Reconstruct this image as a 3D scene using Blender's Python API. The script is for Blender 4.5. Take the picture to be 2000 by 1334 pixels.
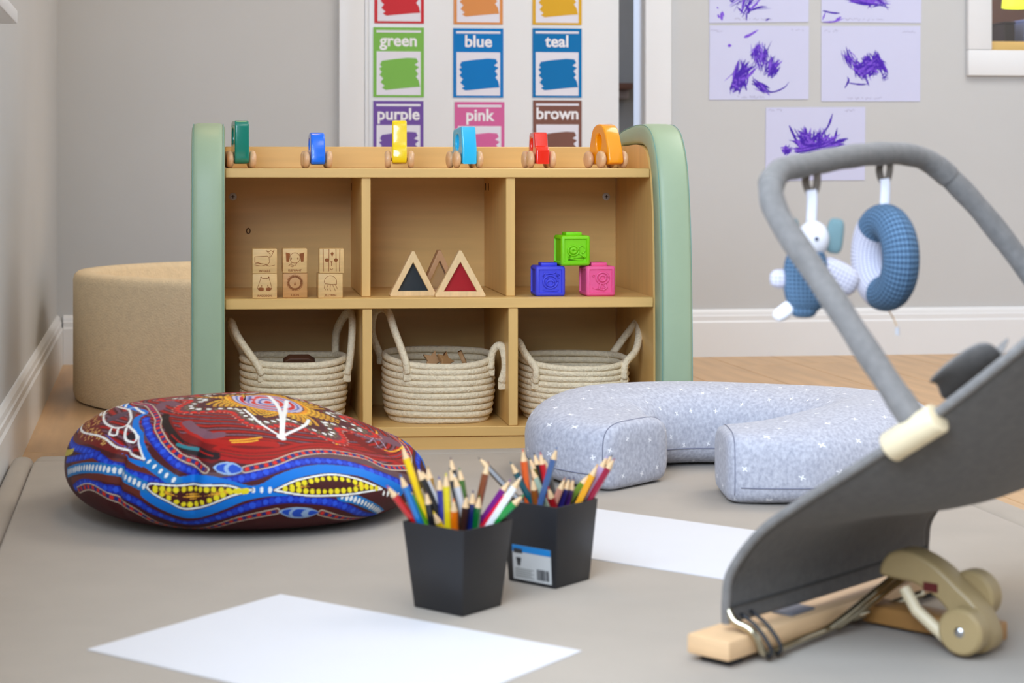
import bpy, bmesh, math, random
import numpy as np
from mathutils import Vector, Matrix
R = math.radians
for o in list(bpy.data.objects): bpy.data.objects.remove(o, do_unlink=True)
scene = bpy.context.scene
C = scene.collection

# ------------------------------------------------------------------ camera, world, lights, exposure
F, PX, PY, EYE = 3550.0, 700.0, 325.0, 0.556       # lens in pixels of a 2000-wide frame, shifted lens centre, eye height
cd = bpy.data.cameras.new('camera'); cam = bpy.data.objects.new('camera', cd); C.objects.link(cam)
cam.location = (0, 0, EYE); cam.rotation_euler = (R(90), 0, 0)
cd.sensor_width = 36; cd.lens = 36 * F / 2000
cd.shift_x = (1000 - PX) / 2000; cd.shift_y = -(667 - PY) / 2000
cd.clip_start = 0.05
cd.dof.use_dof = True; cd.dof.focus_distance = 3.35; cd.dof.aperture_fstop = 6.5
scene.camera = cam

ROOM = R(6.51)                                     # the room is turned this much against the lens axis
E = Vector((math.cos(ROOM), math.sin(ROOM), 0)); D = Vector((-math.sin(ROOM), math.cos(ROOM), 0))
def rm(u, v, h=0.0): return E * u + D * v + Vector((0, 0, h))

w = bpy.data.worlds.new('daylight'); scene.world = w; w.use_nodes = True
w.node_tree.nodes['Background'].inputs[0].default_value = (0.80, 0.88, 1.0, 1)
w.node_tree.nodes['Background'].inputs[1].default_value = 0.24

def area(name, loc, target, sx, sy, power, col):
    l = bpy.data.lights.new(name, 'AREA'); l.shape = 'RECTANGLE'; l.size = sx; l.size_y = sy
    l.energy = power; l.color = col
    o = bpy.data.objects.new(name, l); C.objects.link(o); o.location = loc
    o.rotation_euler = (Vector(target) - Vector(loc)).to_track_quat('-Z', 'Y').to_euler()
    return o
# daylight through the window in the left wall, the warm ceiling panel lights, and added fill lights
area('window_daylight', rm(-0.30, 0.35, 1.45), rm(1.0, 0.55, 1.1), 2.3, 1.25, 118, (0.66, 0.80, 1.0))
area('ceiling_light', rm(2.3, 3.5, 2.52), rm(2.3, 3.5, 0), 1.4, 1.4, 30, (1.0, 0.96, 0.91))
area('ceiling_light_front', rm(1.2, 1.0, 2.52), rm(1.2, 1.0, 0), 1.2, 1.2, 9, (1.0, 0.86, 0.66))
area('corner_fill_light', rm(0.3, 4.3, 2.52), rm(0.3, 4.3, 0), 0.5, 0.5, 5.0, (1.0, 0.60, 0.20))  # added warm fill to brighten the back left corner and ball pit
area('hall_fill_light', rm(-0.10, 5.95, 1.3), rm(1.0, 5.95, 0.9), 0.8, 1.2, 40, (0.62, 0.74, 1.0))  # added unseen bluish fill for the door jamb and the hall gap
area('side_room_fill_light', rm(2.4, 5.8, 2.52), rm(2.4, 5.9, 0), 0.8, 0.5, 9, (1.0, 0.84, 0.64))  # added unseen fill, lifts the brown wall behind the internal window
scene.view_settings.view_transform = 'Standard'; scene.view_settings.look = 'None'
scene.view_settings.gamma = 1; scene.view_settings.use_curve_mapping = False
scene.view_settings.exposure = 0.28

# ------------------------------------------------------------------ helpers
def lin(c):
    r = []
    for x in c[:3]:
        x = x / 255.0
        r.append(x / 12.92 if x <= 0.04045 else ((x + 0.055) / 1.055) ** 2.4)
    return tuple(r) + (1.0,)

def mat(name, col, rough=0.6, var=0.0, scale=30.0, bump=0.0, bscale=None, stretch=(1, 1, 1), coat=0.0, metal=0.0, spec=0.5,
        trans=0.0, sheen=0.0, col2=None):
    m = bpy.data.materials.new(name); m.use_nodes = True
    nt = m.node_tree; b = nt.nodes['Principled BSDF']
    b.inputs['Base Color'].default_value = lin(col); b.inputs['Roughness'].default_value = rough
    b.inputs['Metallic'].default_value = metal; b.inputs['Specular IOR Level'].default_value = spec
    b.inputs['Coat Weight'].default_value = coat; b.inputs['Transmission Weight'].default_value = trans
    if sheen: b.inputs['Sheen Weight'].default_value = sheen
    if var or bump:
        tc = nt.nodes.new('ShaderNodeTexCoord'); mp = nt.nodes.new('ShaderNodeMapping')
        mp.inputs['Scale'].default_value = stretch
        nt.links.new(tc.outputs['Object'], mp.inputs['Vector'])
    if var:
        n = nt.nodes.new('ShaderNodeTexNoise'); n.inputs['Scale'].default_value = scale; n.inputs['Detail'].default_value = 4
        nt.links.new(mp.outputs[0], n.inputs['Vector'])
        mx = nt.nodes.new('ShaderNodeMix'); mx.data_type = 'RGBA'
        c = lin(col); c2 = lin(col2) if col2 else tuple(x * (1 - var) for x in c[:3]) + (1,)
        c1 = c if col2 else tuple(min(1, x * (1 + var * 0.6)) for x in c[:3]) + (1,)
        mx.inputs['A'].default_value = c1; mx.inputs['B'].default_value = c2
        rp = nt.nodes.new('ShaderNodeMapRange'); rp.inputs[1].default_value = 0.3; rp.inputs[2].default_value = 0.7
        nt.links.new(n.outputs['Fac'], rp.inputs[0]); nt.links.new(rp.outputs[0], mx.inputs['Factor'])
        nt.links.new(mx.outputs['Result'], b.inputs['Base Color'])
    if bump:
        n2 = nt.nodes.new('ShaderNodeTexNoise'); n2.inputs['Scale'].default_value = bscale or scale; n2.inputs['Detail'].default_value = 3
        nt.links.new(mp.outputs[0], n2.inputs['Vector'])
        bp = nt.nodes.new('ShaderNodeBump'); bp.inputs['Strength'].default_value = bump; bp.inputs['Distance'].default_value = 0.003
        nt.links.new(n2.outputs['Fac'], bp.inputs['Height']); nt.links.new(bp.outputs[0], b.inputs['Normal'])
    return m

def attr_mat(name, rough=0.6, attr='Col', bump=0.0, bscale=300, coat=0.0):
    m = mat(name, (128, 128, 128), rough, bump=bump, bscale=bscale, coat=coat)
    nt = m.node_tree; a = nt.nodes.new('ShaderNodeAttribute'); a.attribute_name = attr
    nt.links.new(a.outputs['Color'], nt.nodes['Principled BSDF'].inputs['Base Color'])
    return m

def link(name, me, m=None, parent=None, loc=None, rotz=0.0, smooth=None):
    o = bpy.data.objects.new(name, me); C.objects.link(o)
    if m is not None and hasattr(me, 'materials') and not me.materials: me.materials.append(m)
    if parent: o.parent = parent
    if loc is not None: o.location = loc
    if rotz: o.rotation_euler = (0, 0, rotz)
    if smooth is not None:
        if smooth >= 180: me.shade_smooth()
        else: me.set_sharp_from_angle(angle=R(smooth)) if False else shade_angle(me, smooth)
    return o

def shade_angle(me, deg):
    me.shade_smooth()
    bm = bmesh.new(); bm.from_mesh(me)
    for e in bm.edges:
        if len(e.link_faces) == 2 and e.calc_face_angle(0) > R(deg): e.smooth = False
    bm.to_mesh(me); bm.free()

def tag(o, label, cat, group=None):
    o['label'] = label; o['category'] = cat
    if group: o['group'] = group
    return o
def struct(o): o['kind'] = 'structure'; return o
def thing(name, label, cat, loc=(0, 0, 0), rotz=0.0, group=None):
    o = bpy.data.objects.new(name, None); C.objects.link(o); o.empty_display_size = 0.05
    o.location = loc; o.rotation_euler = (0, 0, rotz)
    return tag(o, label, cat, group)

class MB:
    def __init__(s): s.v = []; s.f = []
    def add(s, vs, fs):
        n = len(s.v); s.v += [tuple(v) for v in vs]; s.f += [tuple(i + n for i in f) for f in fs]; return s
    def box(s, x0, x1, y0, y1, z0, z1, M=None):
        vs = [Vector(p) for p in ((x0,y0,z0),(x1,y0,z0),(x1,y1,z0),(x0,y1,z0),(x0,y0,z1),(x1,y0,z1),(x1,y1,z1),(x0,y1,z1))]
        if M: vs = [M @ v for v in vs]
        return s.add(vs, [(0,3,2,1),(4,5,6,7),(0,1,5,4),(1,2,6,5),(2,3,7,6),(3,0,4,7)])
    def tube(s, pts, r, n=8, closed=False, flat=1.0, cap=True, up=None):
        pts = [Vector(p) for p in pts]; N = len(pts)
        rr = r if hasattr(r, '__len__') else [r] * N
        T = []
        for i in range(N):
            a = pts[(i - 1) % N] if (closed or i > 0) else pts[0]; b = pts[(i + 1) % N] if (closed or i < N - 1) else pts[-1]
            T.append((b - a).normalized())
        u = Vector(up) if up else (Vector((0, 0, 1)) if abs(T[0].z) < 0.9 else Vector((1, 0, 0)))
        nrm = (u - T[0] * u.dot(T[0])).normalized(); vs = []
        for i in range(N):
            nrm = (nrm - T[i] * nrm.dot(T[i])).normalized(); bi = T[i].cross(nrm)
            for k in range(n):
                a = 2 * math.pi * k / n
                vs.append(pts[i] + nrm * (math.cos(a) * rr[i]) + bi * (math.sin(a) * rr[i] * flat))
        fs = []
        for i in range(N if closed else N - 1):
            j = (i + 1) % N
            for k in range(n): fs.append((i*n+k, i*n+(k+1)%n, j*n+(k+1)%n, j*n+k))
        if cap and not closed: fs.append(tuple(range(n - 1, -1, -1))); fs.append(tuple((N - 1) * n + k for k in range(n)))
        return s.add(vs, fs)
    def lathe(s, prof, n=48, c=(0, 0)):
        vs = []; m = len(prof)
        for k in range(n):
            a = 2 * math.pi * k / n
            for r, z in prof: vs.append((c[0] + r * math.cos(a), c[1] + r * math.sin(a), z))
        fs = [(k*m+i, ((k+1)%n)*m+i, ((k+1)%n)*m+i+1, k*m+i+1) for k in range(n) for i in range(m - 1)]
        return s.add(vs, fs)
    def grid(s, P, wrap_u=False, wrap_v=False):
        nu = len(P); nv = len(P[0]); fs = []
        for i in range(nu if wrap_u else nu - 1):
            for j in range(nv if wrap_v else nv - 1):
                i2 = (i + 1) % nu; j2 = (j + 1) % nv
                fs.append((i*nv+j, i2*nv+j, i2*nv+j2, i*nv+j2))
        return s.add([p for row in P for p in row], fs)
    def mesh(s, name='mesh', bevel=0.0, seg=2, fixn=True):
        me = bpy.data.meshes.new(name); me.from_pydata(s.v, [], s.f)
        bm = bmesh.new(); bm.from_mesh(me)
        if fixn: bmesh.ops.recalc_face_normals(bm, faces=bm.faces)
        if bevel:
            ed = [e for e in bm.edges if len(e.link_faces) == 2 and e.calc_face_angle(0) > 0.5]
            bmesh.ops.bevel(bm, geom=ed, offset=bevel, segments=seg, affect='EDGES', profile=0.5, clamp_overlap=True)
        bm.to_mesh(me); bm.free(); me.update(); return me
    def obj(s, name, m, parent=None, loc=None, rotz=0.0, smooth=None, bevel=0.0, seg=2, fixn=True):
        return link(name, s.mesh(name, bevel, seg, fixn), m, parent, loc, rotz, smooth)

def boxo(name, dims, m, parent=None, bevel=0.0, loc=None, rotz=0.0, seg=2):
    return MB().box(*dims).obj(name, m, parent, loc, rotz, 40 if bevel else None, bevel, seg)

def curve_mesh(cu, name):
    o = bpy.data.objects.new('tmp', cu); C.objects.link(o)
    dg = bpy.context.evaluated_depsgraph_get(); me = bpy.data.meshes.new_from_object(o.evaluated_get(dg)); me.name = name
    bpy.data.objects.remove(o); bpy.data.curves.remove(cu)
    me.materials.clear(); return me
def prism(name, loops, thick, bevel=0.0, M=None, res=2):
    """filled 2-D loops (first outer, others holes), thickness along local z, centred"""
    cu = bpy.data.curves.new(name, 'CURVE'); cu.dimensions = '2D'; cu.fill_mode = 'BOTH'
    cu.extrude = max(thick / 2 - bevel, 0); cu.bevel_depth = bevel; cu.bevel_resolution = res; cu.offset = -bevel
    for lp in loops:
        sp = cu.splines.new('POLY'); sp.points.add(len(lp) - 1); sp.use_cyclic_u = True
        for p, q in zip(sp.points, lp): p.co = (q[0], q[1], 0, 1)
    me = curve_mesh(cu, name)
    if M: me.transform(M)
    return me
def text_mesh(s, size, extrude=0.0003, bold=0.0, align='CENTER'):
    cu = bpy.data.curves.new('t', 'FONT'); cu.body = s; cu.size = size; cu.extrude = extrude; cu.align_x = align; cu.align_y = 'CENTER'
    cu.offset = bold; cu.resolution_u = 3
    return curve_mesh(cu, 'lettering')
YZ = Matrix(((0, 0, 1, 0), (1, 0, 0, 0), (0, 1, 0, 0), (0, 0, 0, 1)))      # (x,y,z)->(z,x,y): profile in the y-z plane
XZ = Matrix(((1, 0, 0, 0), (0, 0, -1, 0), (0, 1, 0, 0), (0, 0, 0, 1)))     # profile in the x-z plane, facing -y
def spline(P, n, closed=False):
    """Catmull-Rom through points of any dimension"""
    P = [np.array(p, float) for p in P]; N = len(P); out = []
    segs = N if closed else N - 1
    for i in range(segs):
        p0 = P[(i-1) % N] if (closed or i > 0) else 2*P[0]-P[1]
        p1 = P[i]; p2 = P[(i+1) % N]
        p3 = P[(i+2) % N] if (closed or i < N-2) else 2*P[-1]-P[-2]
        for k in range(n):
            t = k / n
            out.append(0.5*((2*p1)+(-p0+p2)*t+(2*p0-5*p1+4*p2-p3)*t*t+(-p0+3*p1-3*p2+p3)*t**3))
    if not closed: out.append(P[-1])
    return [tuple(map(float, p)) for p in out]
def rloop(x0, x1, y0, y1, r, n=4):
    out = []
    for cx, cy, a in ((x1-r, y1-r, 0), (x0+r, y1-r, 90), (x0+r, y0+r, 180), (x1-r, y0+r, 270)):
        for k in range(n + 1):
            t = R(a + 90*k/n); out.append((cx + r*math.cos(t), cy + r*math.sin(t)))
    return out
def copy_tree(o, parent=None):
    c = o.copy(); C.objects.link(c)
    if parent: c.parent = parent
    for ch in list(o.children):
        copy_tree(ch, c)
    return c
def wall_uh(px, py, v):
    """where the line of sight through a photo pixel meets the wall plane at room depth v"""
    x = (px - PX) / F; z = -(py - PY) / F
    t = v / (D.y + D.x * x)
    return t * (E.x * x + E.y), EYE + t * z
def at_h(px, py, h):
    t = (EYE - h) * F / (py - PY); return Vector(((px - PX) / F * t, t, h))
def at_y(px, py, y): return Vector(((px - PX) / F * y, y, EYE - (py - PY) / F * y))
random.seed(7)

# ------------------------------------------------------------------ materials
M_wall = mat('wall_paint', (199, 201, 202), 0.75, var=0.02, scale=3, bump=0.05, bscale=200)
M_white = mat('white_gloss_paint', (232, 235, 238), 0.35, var=0.01, scale=6)
M_ceil = mat('ceiling_paint', (240, 240, 238), 0.8, var=0.01, scale=3)
M_oak = mat('oak_floor', (206, 170, 128), 0.45, var=0.16, scale=3.0, stretch=(9, 0.9, 1), bump=0.03)
M_maple = mat('maple_laminate', (228, 184, 112), 0.42, var=0.09, scale=5.0, stretch=(0.7, 6, 9))
M_maple_v = mat('maple_laminate_upright', (228, 184, 112), 0.42, var=0.08, scale=5.0, stretch=(8, 6, 0.7))
M_mint = mat('mint_vinyl', (160, 180, 148), 0.45, var=0.02, scale=20, bump=0.06, bscale=700)
M_seam = mat('seam_thread', (120, 165, 155), 0.7, var=0.03)
M_mat = mat('grey_velour', (171, 160, 146), 0.9, var=0.05, scale=9, bump=0.10, bscale=160, sheen=0.1)
M_cream = mat('cream_boucle', (240, 218, 180), 0.95, var=0.06, scale=60, bump=0.8, bscale=230)
M_steel = mat('steel', (200, 202, 205), 0.25, var=0.03, scale=50, metal=1.0)
M_dark = mat('dark_slot', (40, 28, 18), 0.8, var=0.05)
M_beech = mat('beech', (226, 186, 140), 0.45, var=0.10, scale=14, stretch=(1, 1, 6))
M_rope = mat('cotton_rope', (240, 222, 188), 0.95, var=0.12, scale=160, bump=0.9, bscale=260)
M_black = mat('black_plastic', (34, 34, 37), 0.42, var=0.04, scale=40, bump=0.03, bscale=400)
M_paper = mat('white_paper', (218, 217, 219), 0.7, var=0.005, scale=20)

# ------------------------------------------------------------------ the room
VB = 5.17; UL = -0.262; UR = 3.4; VF = -2.6; HC = 2.6
ROT = dict(loc=(0, 0, 0), rotz=ROOM)
def room(name, mb, m, bevel=0.0, parent=None, smooth=None):
    o = mb.obj(name, m, parent, None if parent else (0, 0, 0), 0 if parent else ROOM, smooth or (40 if bevel else None), bevel)
    return o if parent else struct(o)
fl = room('floor', MB().box(UL - 0.2, UR + 0.1, VF, 7.6, -0.12, -0.012), mat('subfloor', (90, 70, 50), 0.9, var=0.1))
pw = 0.19
plank_me = MB().box(0, pw - 0.0022, 0, 1.798, -0.012, 0).mesh('plank', 0.0015, 1)
plank_me.materials.append(M_oak)
nu = int((UR - UL) / pw) + 1
for i in range(nu):
    off = random.uniform(0, 1.8)
    for k in range(-3, 6):
        v0 = -0.6 + off + (k - 1) * 1.8
        if v0 + 1.8 < 2.0 or v0 > 5.3 : continue
        link('plank', plank_me, None, fl, (UL - 0.02 + i * pw, v0, 0))
front_planks = room('plank_run', MB().box(UL, UR, VF, 1.9, -0.012, -0.001), M_oak, parent=fl)
hall_floor = room('hall_plank_run', MB().box(UL, UR, 5.35, 7.5, -0.012, -0.001), M_oak, parent=fl)

# openings in the back wall: sliding door and a small internal window
du0, _ = wall_uh(711, 200, VB); du1, _ = wall_uh(1257, 200, VB); DH = 2.06
wu0, wh0 = wall_uh(1932, 98, VB); wu1 = wu0 + 0.62; wh1 = wh0 + 0.62
TH = 0.11
wb = MB()
wb.box(UL - 0.15, du0, VB, VB + TH, 0, HC); wb.box(du0, du1, VB, VB + TH, DH, HC)
wb.box(du1, wu0, VB, VB + TH, 0, HC); wb.box(wu0, wu1, VB, VB + TH, 0, wh0); wb.box(wu0, wu1, VB, VB + TH, wh1, HC)
wb.box(wu1, UR, VB, VB + TH, 0, HC)
room('wall_back', wb, M_wall)
# left wall with the window that lights the room
lv0, lv1, lh0, lh1 = -0.85, 3.07, 0.845, 2.1
wl = MB()
wl.box(UL - 0.15, UL, VF, lv0, 0, HC); wl.box(UL - 0.15, UL, lv1, VB + TH, 0, HC)
wl.box(UL - 0.15, UL, lv0, lv1, 0, lh0); wl.box(UL - 0.15, UL, lv0, lv1, lh1, HC)
room('wall_left', wl, M_wall)
room('wall_right', MB().box(UR, UR + 0.1, VF, 7.6, 0, HC), M_wall)
room('ceiling', MB().box(UL - 0.15, UR + 0.1, VF, 7.6, HC, HC + 0.1), M_ceil)
room('wall_hall', MB().box(UL - 0.15, UR, 7.0, 7.1, 0, HC).box(UL - 0.15, UL, VB + TH, 7.0, 0, HC), mat('hall_paint', (128, 127, 122), 0.8, var=0.02))
wn = struct(bpy.data.objects.new('window_2', None)); C.objects.link(wn); wn.rotation_euler = (0, 0, ROOM)
cw = 0.07
def wpart(name, *b, m=M_white, bev=0.003): return MB().box(*b).obj(name, m, wn, smooth=40, bevel=bev)
wpart('casing', UL, UL + 0.02, lv1 + 0.003, lv1 + cw, lh0 - 0.02, lh1 + cw)
wpart('casing', UL, UL + 0.02, lv0 - cw, lv0 - 0.003, lh0 - 0.02, lh1 + cw)
wpart('casing', UL, UL + 0.02, lv0, lv1, lh1 + 0.003, lh1 + cw)
wpart('window_sill', UL - 0.14, UL + 0.035, lv0 - cw - 0.02, lv1 + cw + 0.02, lh0 - 0.045, lh0 - 0.021)
wpart('mullion', UL - 0.13, UL - 0.09, (lv0 + lv1) / 2 - 0.02, (lv0 + lv1) / 2 + 0.02, lh0, lh1)

# baseboards: moulded profile swept along the walls
bprof = [(0, 0), (0.017, 0), (0.017, 0.100), (0.0135, 0.105), (0.0135, 0.118), (0.011, 0.121), (0.009, 0.130), (0.004, 0.137), (0, 0.138)]
def skirt(name, a, b, along):
    mb = MB(); n = len(bprof)
    P = []
    for s in (a, b):
        P.append([(s, VB - d, h) if along == 'u' else (UL + d, s, h) for d, h in bprof])
    mb.grid(P, wrap_v=True); mb.f.append(tuple(range(n))); mb.f.append(tuple(range(2*n-1, n-1, -1)))
    return room(name, mb, M_white)
cas0, _ = wall_uh(661, 200, VB); cas1, _ = wall_uh(1308, 200, VB)
skirt('baseboard_back', UL + 0.0175, cas0 - 0.001, 'u')
b2 = skirt('baseboard_back', cas1 + 0.001, UR - 0.001, 'u')
skirt('baseboard_left', VF, VB - 0.001, 'v')
room('trim_1', MB().box(cas0, du0 - 0.001, VB - 0.02, VB - 0.0005, 0, DH + 0.07), M_white, 0.003)
room('trim_2', MB().box(du1 + 0.001, cas1, VB - 0.02, VB - 0.0005, 0, DH + 0.07), M_white, 0.003)
room('trim_3', MB().box(du0, du1, VB - 0.02, VB - 0.0005, DH + 0.001, DH + 0.07), M_white, 0.003)
# sliding door, pushed almost shut
VD = VB + 0.03
dr1, _ = wall_uh(1209, 200, VD)
dn = struct(bpy.data.objects.new('door_1', None)); C.objects.link(dn); dn.rotation_euler = (0, 0, ROOM)
MB().box(du0 + 0.002, dr1, VD, VD + 0.036, 0.012, DH - 0.005).obj('door_leaf', M_white, dn, smooth=40, bevel=0.002)
MB().box(du0 + 0.002, du0 + 0.012, VB + 0.001, VD - 0.001, 0.0, DH - 0.001).obj('stop_bead', M_white, dn, smooth=40, bevel=0.001)
# hall beyond the gap
hu0, hh = wall_uh(1195, 170, 6.95)
hs = thing('hall_ledge', 'dark wooden ledge on grey hall wall seen through the door gap', 'shelf', rm(0, 0, 0), ROOM)
MB().box(hu0 - 0.5, hu0 + 0.062, 6.86, 6.999, hh - 0.012, hh + 0.012).obj('board', mat('dark_wood', (92, 62, 48), 0.6, var=0.1), hs, smooth=40, bevel=0.003)
MB().box(hu0 - 0.5, hu0 + 0.066, 6.94, 6.999, hh - 0.045, hh - 0.0125).obj('bracket_rail', mat('grey_rail', (150, 140, 135), 0.6, var=0.05), hs, smooth=40, bevel=0.003)

# internal window, upper right
wi = struct(bpy.data.objects.new('window_1', None)); C.objects.link(wi); wi.rotation_euler = (0, 0, ROOM)
c0, ch0 = wall_uh(1886, 148, VB)
M_pine = mat('pine', (222, 184, 112), 0.45, var=0.08, scale=6, stretch=(1, 6, 6))
def wip(name, *b, m=M_white, bev=0.003): return MB().box(*b).obj(name, m, wi, smooth=40, bevel=bev)
wip('casing', c0, wu0, VB - 0.02, VB - 0.0005, wh0, wh1 + 0.07)
wip('casing', c0, wu1 + 0.07, VB - 0.02, VB - 0.0005, ch0, wh0 - 0.0005)
wip('casing', wu1, wu1 + 0.07, VB - 0.02, VB - 0.0005, wh0, wh1 + 0.07)
wip('casing', wu0 + 0.0005, wu1 - 0.0005, VB - 0.02, VB - 0.0005, wh1, wh1 + 0.07)
fr = 0.028
wip('window_frame', wu0 + 0.0005, wu0 + 0.009, VB + 0.02, VB + 0.06, wh0 + 0.0005, wh1, m=M_pine, bev=0.001)
wip('window_frame', wu1 - 0.02, wu1 - 0.0005, VB + 0.02, VB + 0.06, wh0 + 0.0005, wh1, m=M_pine, bev=0.001)
wip('window_frame', wu0 + 0.0095, wu1 - 0.021, VB + 0.02, VB + 0.06, wh0 + 0.0005, wh0 + fr, m=M_pine, bev=0.001)
M_glass = mat('clear_glass', (255, 255, 255), 0.02, var=0.001, trans=1.0, spec=0.3)
wip('pane', wu0 + 0.0095, wu1 - 0.021, VB + 0.036, VB + 0.040, wh0 + fr + 0.001, wh1 - 0.01, m=M_glass, bev=0)
# what stands in the room behind that window
M_brown = mat('brown_wall_paint', (132, 92, 74), 0.8, var=0.04)
room('wall_behind', MB().box(wu0 - 0.3, UR, 6.3, 6.35, 0, HC), M_brown)
cb = thing('storage_unit', 'brown wooden cupboard behind the small pine framed window', 'cupboard', rm(0, 0, 0), ROOM)
q0, qh = wall_uh(1934, 48, 5.95)
MB().box(q0 - 0.2, min(q0 + 0.9, UR - 0.02), 5.85, 6.25, 0.0, qh - 0.075).obj('body', M_brown, cb, smooth=40, bevel=0.004)
for px0, px1, ph, col, lab, nm in ((1953, 1974, 48, (52, 36, 30), 'small dark box standing behind the internal window', 'box'),
                          (1992, 2010, 44, (150, 160, 205), 'pale blue box behind the internal window at the frame edge', 'box')):
    a, hh_ = wall_uh(px0, ph, 5.9); b_, hb = wall_uh(px1, 80, 5.9)
    t = thing('storage_box', lab, nm, rm(0, 0, 0), ROOM)
    MB().box(a, b_, 5.87, 6.02, qh - 0.0745, hh_).obj('body', mat('box_' + nm, col, 0.6, var=0.05), t, smooth=40, bevel=0.003)
    MB().box(a - 0.002, b_ + 0.002, 5.868, 6.022, hh_ + 0.0003, hh_ + 0.008).obj('lid', mat('lid_' + nm, col, 0.5, var=0.05), t, smooth=40, bevel=0.002)
lu, lh = wall_uh(1985, 4, 5.6)
lt = thing('pendant_lamp', 'lime yellow lit pendant lamp behind the internal window', 'lamp', rm(lu + 0.02, 5.6, 0), ROOM)
M_lime = mat('lime_shade', (210, 225, 40), 0.6, var=0.02)
M_lime.node_tree.nodes['Principled BSDF'].inputs['Emission Color'].default_value = lin((215, 225, 60))
M_lime.node_tree.nodes['Principled BSDF'].inputs['Emission Strength'].default_value = 0.9
MB().lathe([(0.05, lh + 0.09), (0.058, lh + 0.05), (0.064, lh - 0.018), (0.061, lh - 0.018), (0.05, lh + 0.05), (0.045, lh + 0.088)], 32).obj('lamp_shade', M_lime, lt, smooth=50)
MB().tube([(0, 0, lh + 0.085), (0, 0, HC)], 0.003, 6).obj('cord', M_black, lt)
M_bulb = mat('warm_bulb', (255, 240, 210), 0.4, var=0.01); M_bulb.node_tree.nodes['Principled BSDF'].inputs['Emission Color'].default_value = lin((255, 236, 190)); M_bulb.node_tree.nodes['Principled BSDF'].inputs['Emission Strength'].default_value = 4.0
MB().lathe([(0, lh + 0.02), (0.014, lh + 0.028), (0.018, lh + 0.042), (0.012, lh + 0.066), (0, lh + 0.072)], 20).obj('bulb', M_bulb, lt, smooth=180)
# ------------------------------------------------------------------ play mat with a rolled border
MT = 0.05
V1 = 3.228; UB0 = UL + 0.020; SU0 = -0.202; SU1 = 1.222; UB1 = 1.29; SV1 = V1 - 0.062
pm = thing('play_mat', 'large grey velour play mat with seamed border on the floor', 'mat', rm(0, 0, 0), ROOM)
def pad(name, u0, u1, v0, v1, r=0.016):
    return MB().box(u0, u1, v0, v1, 0.0005, MT).obj(name, M_mat, pm, smooth=60, bevel=r, seg=4)
pad('centre_pad', SU0 + 0.0006, SU1 - 0.0006, 0.30, SV1 - 0.0006, 0.007)
pad('border', SU0, SU1, SV1 + 0.0006, V1)
pad('border', UB0, SU0 - 0.0006, 0.30, V1)
pad('border', SU1 + 0.0006, UB1, 0.30, V1)

# ------------------------------------------------------------------ the shelf unit
SH = R(4.24); SW = 0.796; HW = SW / 2
s_dir = Vector((math.cos(SH), math.sin(SH), 0)); s_dep = Vector((-math.sin(SH), math.cos(SH), 0))
S0 = Vector((-0.2439, 3.33, 0)) + s_dir * HW
def sh(x, y, z=0.0): return S0 + s_dir * x + s_dep * y + Vector((0, 0, z))
def sh_at(px, y):
    """shelf x of a photo column at shelf depth y"""
    k = (px - PX) / F; P = S0 + s_dep * y
    return (k * P.y - P.x) / (s_dir.x - k * s_dir.y)
shelf = thing('toy_shelf', 'maple six-compartment toy shelf with mint padded ends', 'shelf', S0, SH)
ZB0, ZB1, ZM0, ZM1, ZT0, ZT1 = 0.0565, 0.0745, 0.2935, 0.3127, 0.535, 0.5522
UF, DB = 0.035, 0.322           # the upper half is set back; depth of the back panel
def sp(name, *b, m=M_maple, bev=0.0012): return MB().box(*b).obj(name, m, shelf, smooth=40, bevel=bev, seg=1)
sp('bottom_board', -HW, HW, 0, DB - 0.0005, ZB0, ZB1)
sp('middle_board', -HW, HW, 0, DB - 0.0005, ZM0, ZM1)
sp('top_board', -HW, HW, UF - 0.006, DB - 0.0005, ZT0, ZT1)
sp('plinth', -HW, HW, 0.004, 0.02, 0.0, ZB0 - 0.0004)
sp('back_panel', -HW, HW, DB, DB + 0.006, 0.02, ZT1, m=M_maple)
sp('back_rail', -HW, HW, DB - 0.018, DB - 0.0006, ZT1 + 0.0004, 0.5955)
for lx in (0.2615, 0.5330):
    x = lx - HW
    sp('divider', x - 0.0088, x + 0.0088, 0.003, DB - 0.0006, ZB1 + 0.0003, ZM0 - 0.0003, m=M_maple_v)
    sp('divider', x - 0.0086, x + 0.0086, UF, DB - 0.0006, ZM1 + 0.0003, ZT0 - 0.0003, m=M_maple_v)
# padded ends: arch-shaped bolster lofted from a rounded-rectangle section
outer = spline([(-0.062, 0.0), (-0.060, 0.12), (-0.058, 0.25), (-0.052, 0.38), (-0.040, 0.48), (-0.020, 0.56), (0.018, 0.612), (0.07, 0.634), (0.14, 0.638), (0.22, 0.634), (0.30, 0.625), (0.352, 0.606), (0.372, 0.56), (0.378, 0.45), (0.38, 0.25), (0.38, 0.0)], 5)
inner = spline([(0.0, 0.0), (0.0, 0.12), (0.002, 0.25), (0.006, 0.38), (0.012, 0.46), (0.024, 0.525), (0.05, 0.575), (0.085, 0.592), (0.14, 0.598), (0.22, 0.597), (0.28, 0.595), (0.315, 0.578), (0.332, 0.54), (0.335, 0.44), (0.336, 0.25), (0.336, 0.0)], 5)
sec = []
for k in range(24):
    a = 2 * math.pi * k / 24; c, s_ = math.cos(a), math.sin(a); p = 0.42
    sec.append((math.copysign(abs(c) ** p, c), math.copysign(abs(s_) ** p, s_)))
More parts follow.
